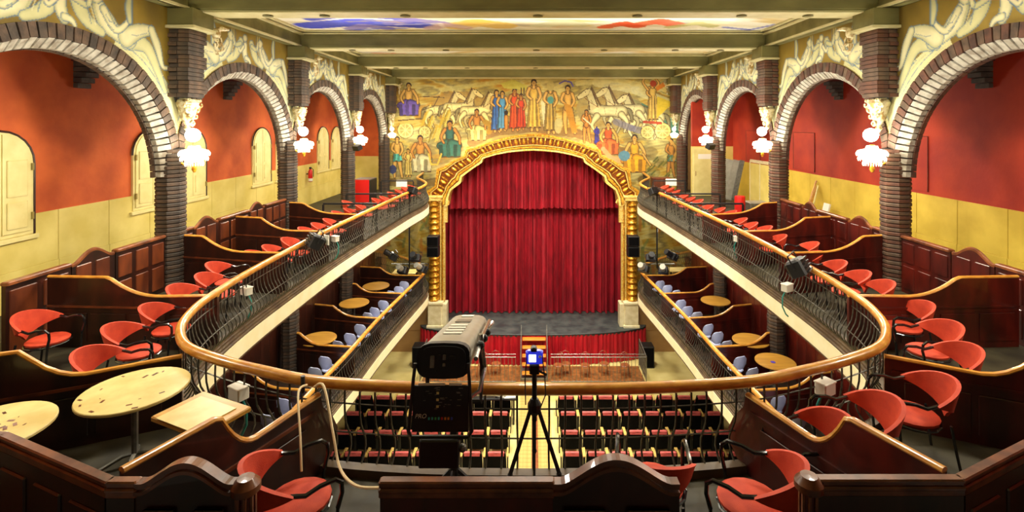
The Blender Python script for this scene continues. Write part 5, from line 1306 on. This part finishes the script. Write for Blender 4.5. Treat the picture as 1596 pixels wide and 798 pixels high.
for q in range(4):
    mb.box(-.08, .07, .35 + q * .13, .43 + q * .13, .116, .120)
put('top_label', mb.xf(R), M['white'], fs_, label='worn white paper labels'); put('vent', MB().box(-.07, .07, .95, 1.1, .116, .121).xf(R), M['grey'], fs_); put('front_label', MB().box(-.06, .06, 1.3, 1.4, .116, .121).xf(R), M['paper'], fs_)
put('side_rail', MB().tube([(.22, .1, -.02), (.22, .6, .06), (.22, 1.3, .08)], .018, 6).tube([(.2, 1.25, .02), (.25, 1.32, .06), (.2, 1.38, .0)], .02, 6).xf(R), M['chrome'], fs_)
for q in range(3): put('side_knob', MB().ball((.23, .35 + q * .3, .03), .035, 8, 6).xf(R), M['black'], fs_)
mb = MB().tube([(.22, .45, 0), (.25, .5, -.3), (.22, .35, -.42), (.1, .25, -.46)], .018, 6); put('handle', mb, M['chrome'], fs_, True)
put('yoke', MB().tube([(-.2, .55, -.12), (-.23, .5, -.3), (-.22, .45, -.56), (.22, .45, -.56), (.23, .5, -.3), (.2, .55, -.12)], .022, 6), M['black'], fs_)
put('stand_pole', MB().tube([(0, .45, -.55), (0, .45, -1.59)], .035, 8), M['black'], fs_)
for a in (0.4, 2.5, 4.6): put('stand_leg', MB().tube([(0, .45, -1.1), (.42 * math.cos(a), .45 + .42 * math.sin(a), -1.59)], .02, 6), M['black'], fs_)
cp = thing('control_panel', 'black control panel with coloured buttons hanging below the follow spotlight', 'panel', (-.66, 3.62, 1.325))
Rm = Matrix.Rotation(-.12, 4, 'X')
put('plate', MB().bbox(-.2, .2, -.012, .012, -.16, .15, .005).xf(Rm), M['black'], cp)
put('side_frame', MB().tube([(-.19, 0, .3), (-.2, 0, .2), (-.225, 0, -.16), (-.2, 0, -.2), (.2, 0, -.2), (.225, 0, -.16), (.2, 0, .2), (.19, 0, .3)], .013, 6).xf(Rm), M['black'], cp)
for a_, b_ in ((-.16, .03), (.06, .15)): put('white_strip', MB().box(a_, b_, -.02, -.012, .155, .17).xf(Rm), M['paper'], cp)
for q, cname in enumerate(('led_teal', 'led_teal', 'led_green', 'led_teal', 'led_red', 'led_orange', 'led_orange', 'led_blue')):
    put('button', MB().box(-.085 + q * .023, -.073 + q * .023, -.022, -.012, -.075, -.06).xf(Rm), M[cname], cp)
mb = MB(); rnd = random.Random(2)
for q in range(26): x = -.13 + .27 * rnd.random(); z = -.03 + .17 * rnd.random(); mb.box(x, x + rnd.uniform(.01, .03), -.016, -.012, z, z + .005)
put('legend_lines', mb.xf(Rm), M['grey'], cp, kind='stuff')
for q in range(3): put('button', MB().box(-.03, -.012, -.02, -.012, .005 + q * .045, .02 + q * .045).xf(Rm), M['led_yellow'], cp, label='pale yellow button')
put('lower_box', MB().bbox(-.14, .14, -.05, .05, -.38, -.2, .01).xf(Rm), M['black'], cp)
put('knob', MB().ball((.16, -.03, -.27), .03, 8, 6).ball((-.05, -.06, -.29), .02, 8, 6).ball((.05, -.06, -.27), .02, 8, 6), M['grey'], cp)
# lettering PRO on the panel
tc = bpy.data.curves.new('lettering', 'FONT'); tc.body = 'PRO'; tc.size = .042; tc.extrude = .001; tc.shear = .25; tc.materials.append(M['paper'])
_t = bpy.data.objects.new('lettering_source', tc); col.objects.link(_t); bpy.context.view_layer.update()
_me = bpy.data.meshes.new_from_object(_t.evaluated_get(bpy.context.evaluated_depsgraph_get())); bpy.data.objects.remove(_t)
lt = bpy.data.objects.new('lettering', _me); col.objects.link(lt); lt.parent = cp; lt.location = (-.18, -.027, -.062); lt.rotation_euler = (PI / 2 - .12, 0, 0)

# ------------------------------------------------------------------ camera on tripod
tp = thing('tripod', 'black tripod standing behind the middle parapet, holding a small camera', 'tripod', (.01, 4.1, 0))
put('column', MB().tube([(0, 0, .95), (0, 0, 1.36)], .02, 8), M['black'], tp); put('head', MB().bbox(-.04, .04, -.04, .04, 1.34, 1.42, .01).tube([(.02, 0, 1.36), (.1, -.04, 1.34)], .01, 5), M['black'], tp)
put('crown', MB().lathe([(.03, 1.0), (.055, 1.04), (.055, 1.09), (.03, 1.13)], n=10), M['black'], tp)
for a in (PI * 1.5 + 1.2, PI * 1.5 - 1.15, PI / 2):
    c_, s_ = math.cos(a), math.sin(a)
    lg = put('leg', MB().tube([(c_ * .03, s_ * .03, 1.06), (c_ * .22, s_ * .22, .55)], .017, 6).tube([(c_ * .2, s_ * .2, .6), (c_ * .4, s_ * .4, .02)], .012, 6), M['black'], tp)
    put('clamp', MB().ball((c_ * .21, s_ * .21, .57), .022, 6, 5), M['black'], lg)
put('strap', MB().tube([(-.06, -.02, 1.5), (-.075, -.04, 1.3), (-.07, -.04, 1.1)], .005, 5).tube([(.06, -.02, 1.5), (.085, -.04, 1.3), (.09, -.04, 1.18), (.05, -.04, 1.08)], .005, 5), M['black'], tp)
cm = thing('camera_body', 'small camera on the tripod with its rear screen glowing blue-white', 'camera', (.01, 4.1, 1.42))
put('body', MB().bbox(-.07, .07, -.03, .03, 0, .1, .012), M['bodyglow'], cm); put('screen', MB().box(-.045, .012, -.034, -.03, .02, .075), M['screen'], cm); put('viewfinder', MB().bbox(-.03, .02, -.035, .03, .1, .13, .008), M['black'], cm); put('lens', MB().tube([(0, .03, .05), (0, .1, .05)], .035, 12), M['black'], cm); put('dial', MB().ball((.045, -.03, .06), .012, 8, 5), M['white'], cm)

# ------------------------------------------------------------------ hanging cables
tag(put('cream_cable', MB().tube(catmull([G(490, 603, .9), W(505, 603, 4.6), W(520, 680, 4.3), W(530, 730, 4.1), W(555, 757, 3.7), (-.96, 3.3, .98)], 6), .011, 6), M['cable'], smooth=True), 'long cream cable hanging from the handrail to the middle parapet', 'cable')
tag(put('cream_cable', MB().tube(catmull([W(478, 600, 4.75), W(465, 612, 4.5), W(468, 680, 4.2), W(470, 735, 4.05)], 6), .010, 6), M['cable'], smooth=True), 'short cream cable hanging straight down over the mahogany partition', 'cable')
tag(put('rail_clamp', MB().tube([W(472, 586, 4.75), W(472, 612, 4.75)], .02, 6), M['black']), 'short black clamp peg on the front handrail above the hanging cables', 'clamp')

# ------------------------------------------------------------------ lamps under the soffits, unseen lights for galleries, stalls and stage
for s in (-1, 1):
    for y in (10, 13, 16, 19.5): light('box_lamp', 'POINT', (s * 5.6, y, -.7), UNDER_W, size=.15)
    for y in (8.0, 13.0, 18.0, 23.2): light('gallery_fill', 'POINT', (s * 8.2, y, 2.7), GALLERY_W, size=.2)  # second row: unseen fill added to lift the gallery walls
light('stalls_light', 'AREA', (0, 9.5, ZL + .2), 160, size=6, sy=3, rot=(0, 0, 0))  # unseen area light facing down over the stalls
for x in (-3.2, 0, 3.2):
    o = light('stage_fill', 'SPOT', (x, 17.0, 5.6), STAGE_W * 3, size=.2, spot=1.0, rot=(math.radians(50), 0, 0))  # unseen spots added to brighten the curtain and stage front

# small signs and a case at the stage end of the galleries
for s, px, py in ((-1, 626, 286), (1, 1046, 284)):
    x, y, z = W(px, py, 22.4)
    t = thing('sign_stand', 'small white sign on a thin stand at the gallery stage end, %s' % SIDE[s], 'sign', (x, y, 0))
    put('sign_board', MB().bbox(-.24, .24, -.03, .03, z - .15, z + .15, .01), M['paper'], t); put('stand', MB().tube([(0, 0, .02), (0, 0, z - .15)], .015, 6), M['black'], t); put('base', MB().lathe([(.14, 0), (.14, .02), (.02, .03)], n=12), M['black'], t)
x, y, z = W(1032, 283, 24.4)
t = thing('brown_case', 'dark brown case standing by the stage end of the handrail, crimson-wall side', 'case', (x, y, 0))
put('body', MB().bbox(-.5, .35, -.25, .25, 0, .72, .02), M['mahogpanel'], t); put('lid', MB().bbox(-.52, .37, -.27, .27, .72, .78, .02), M['mahogpanel'], t)
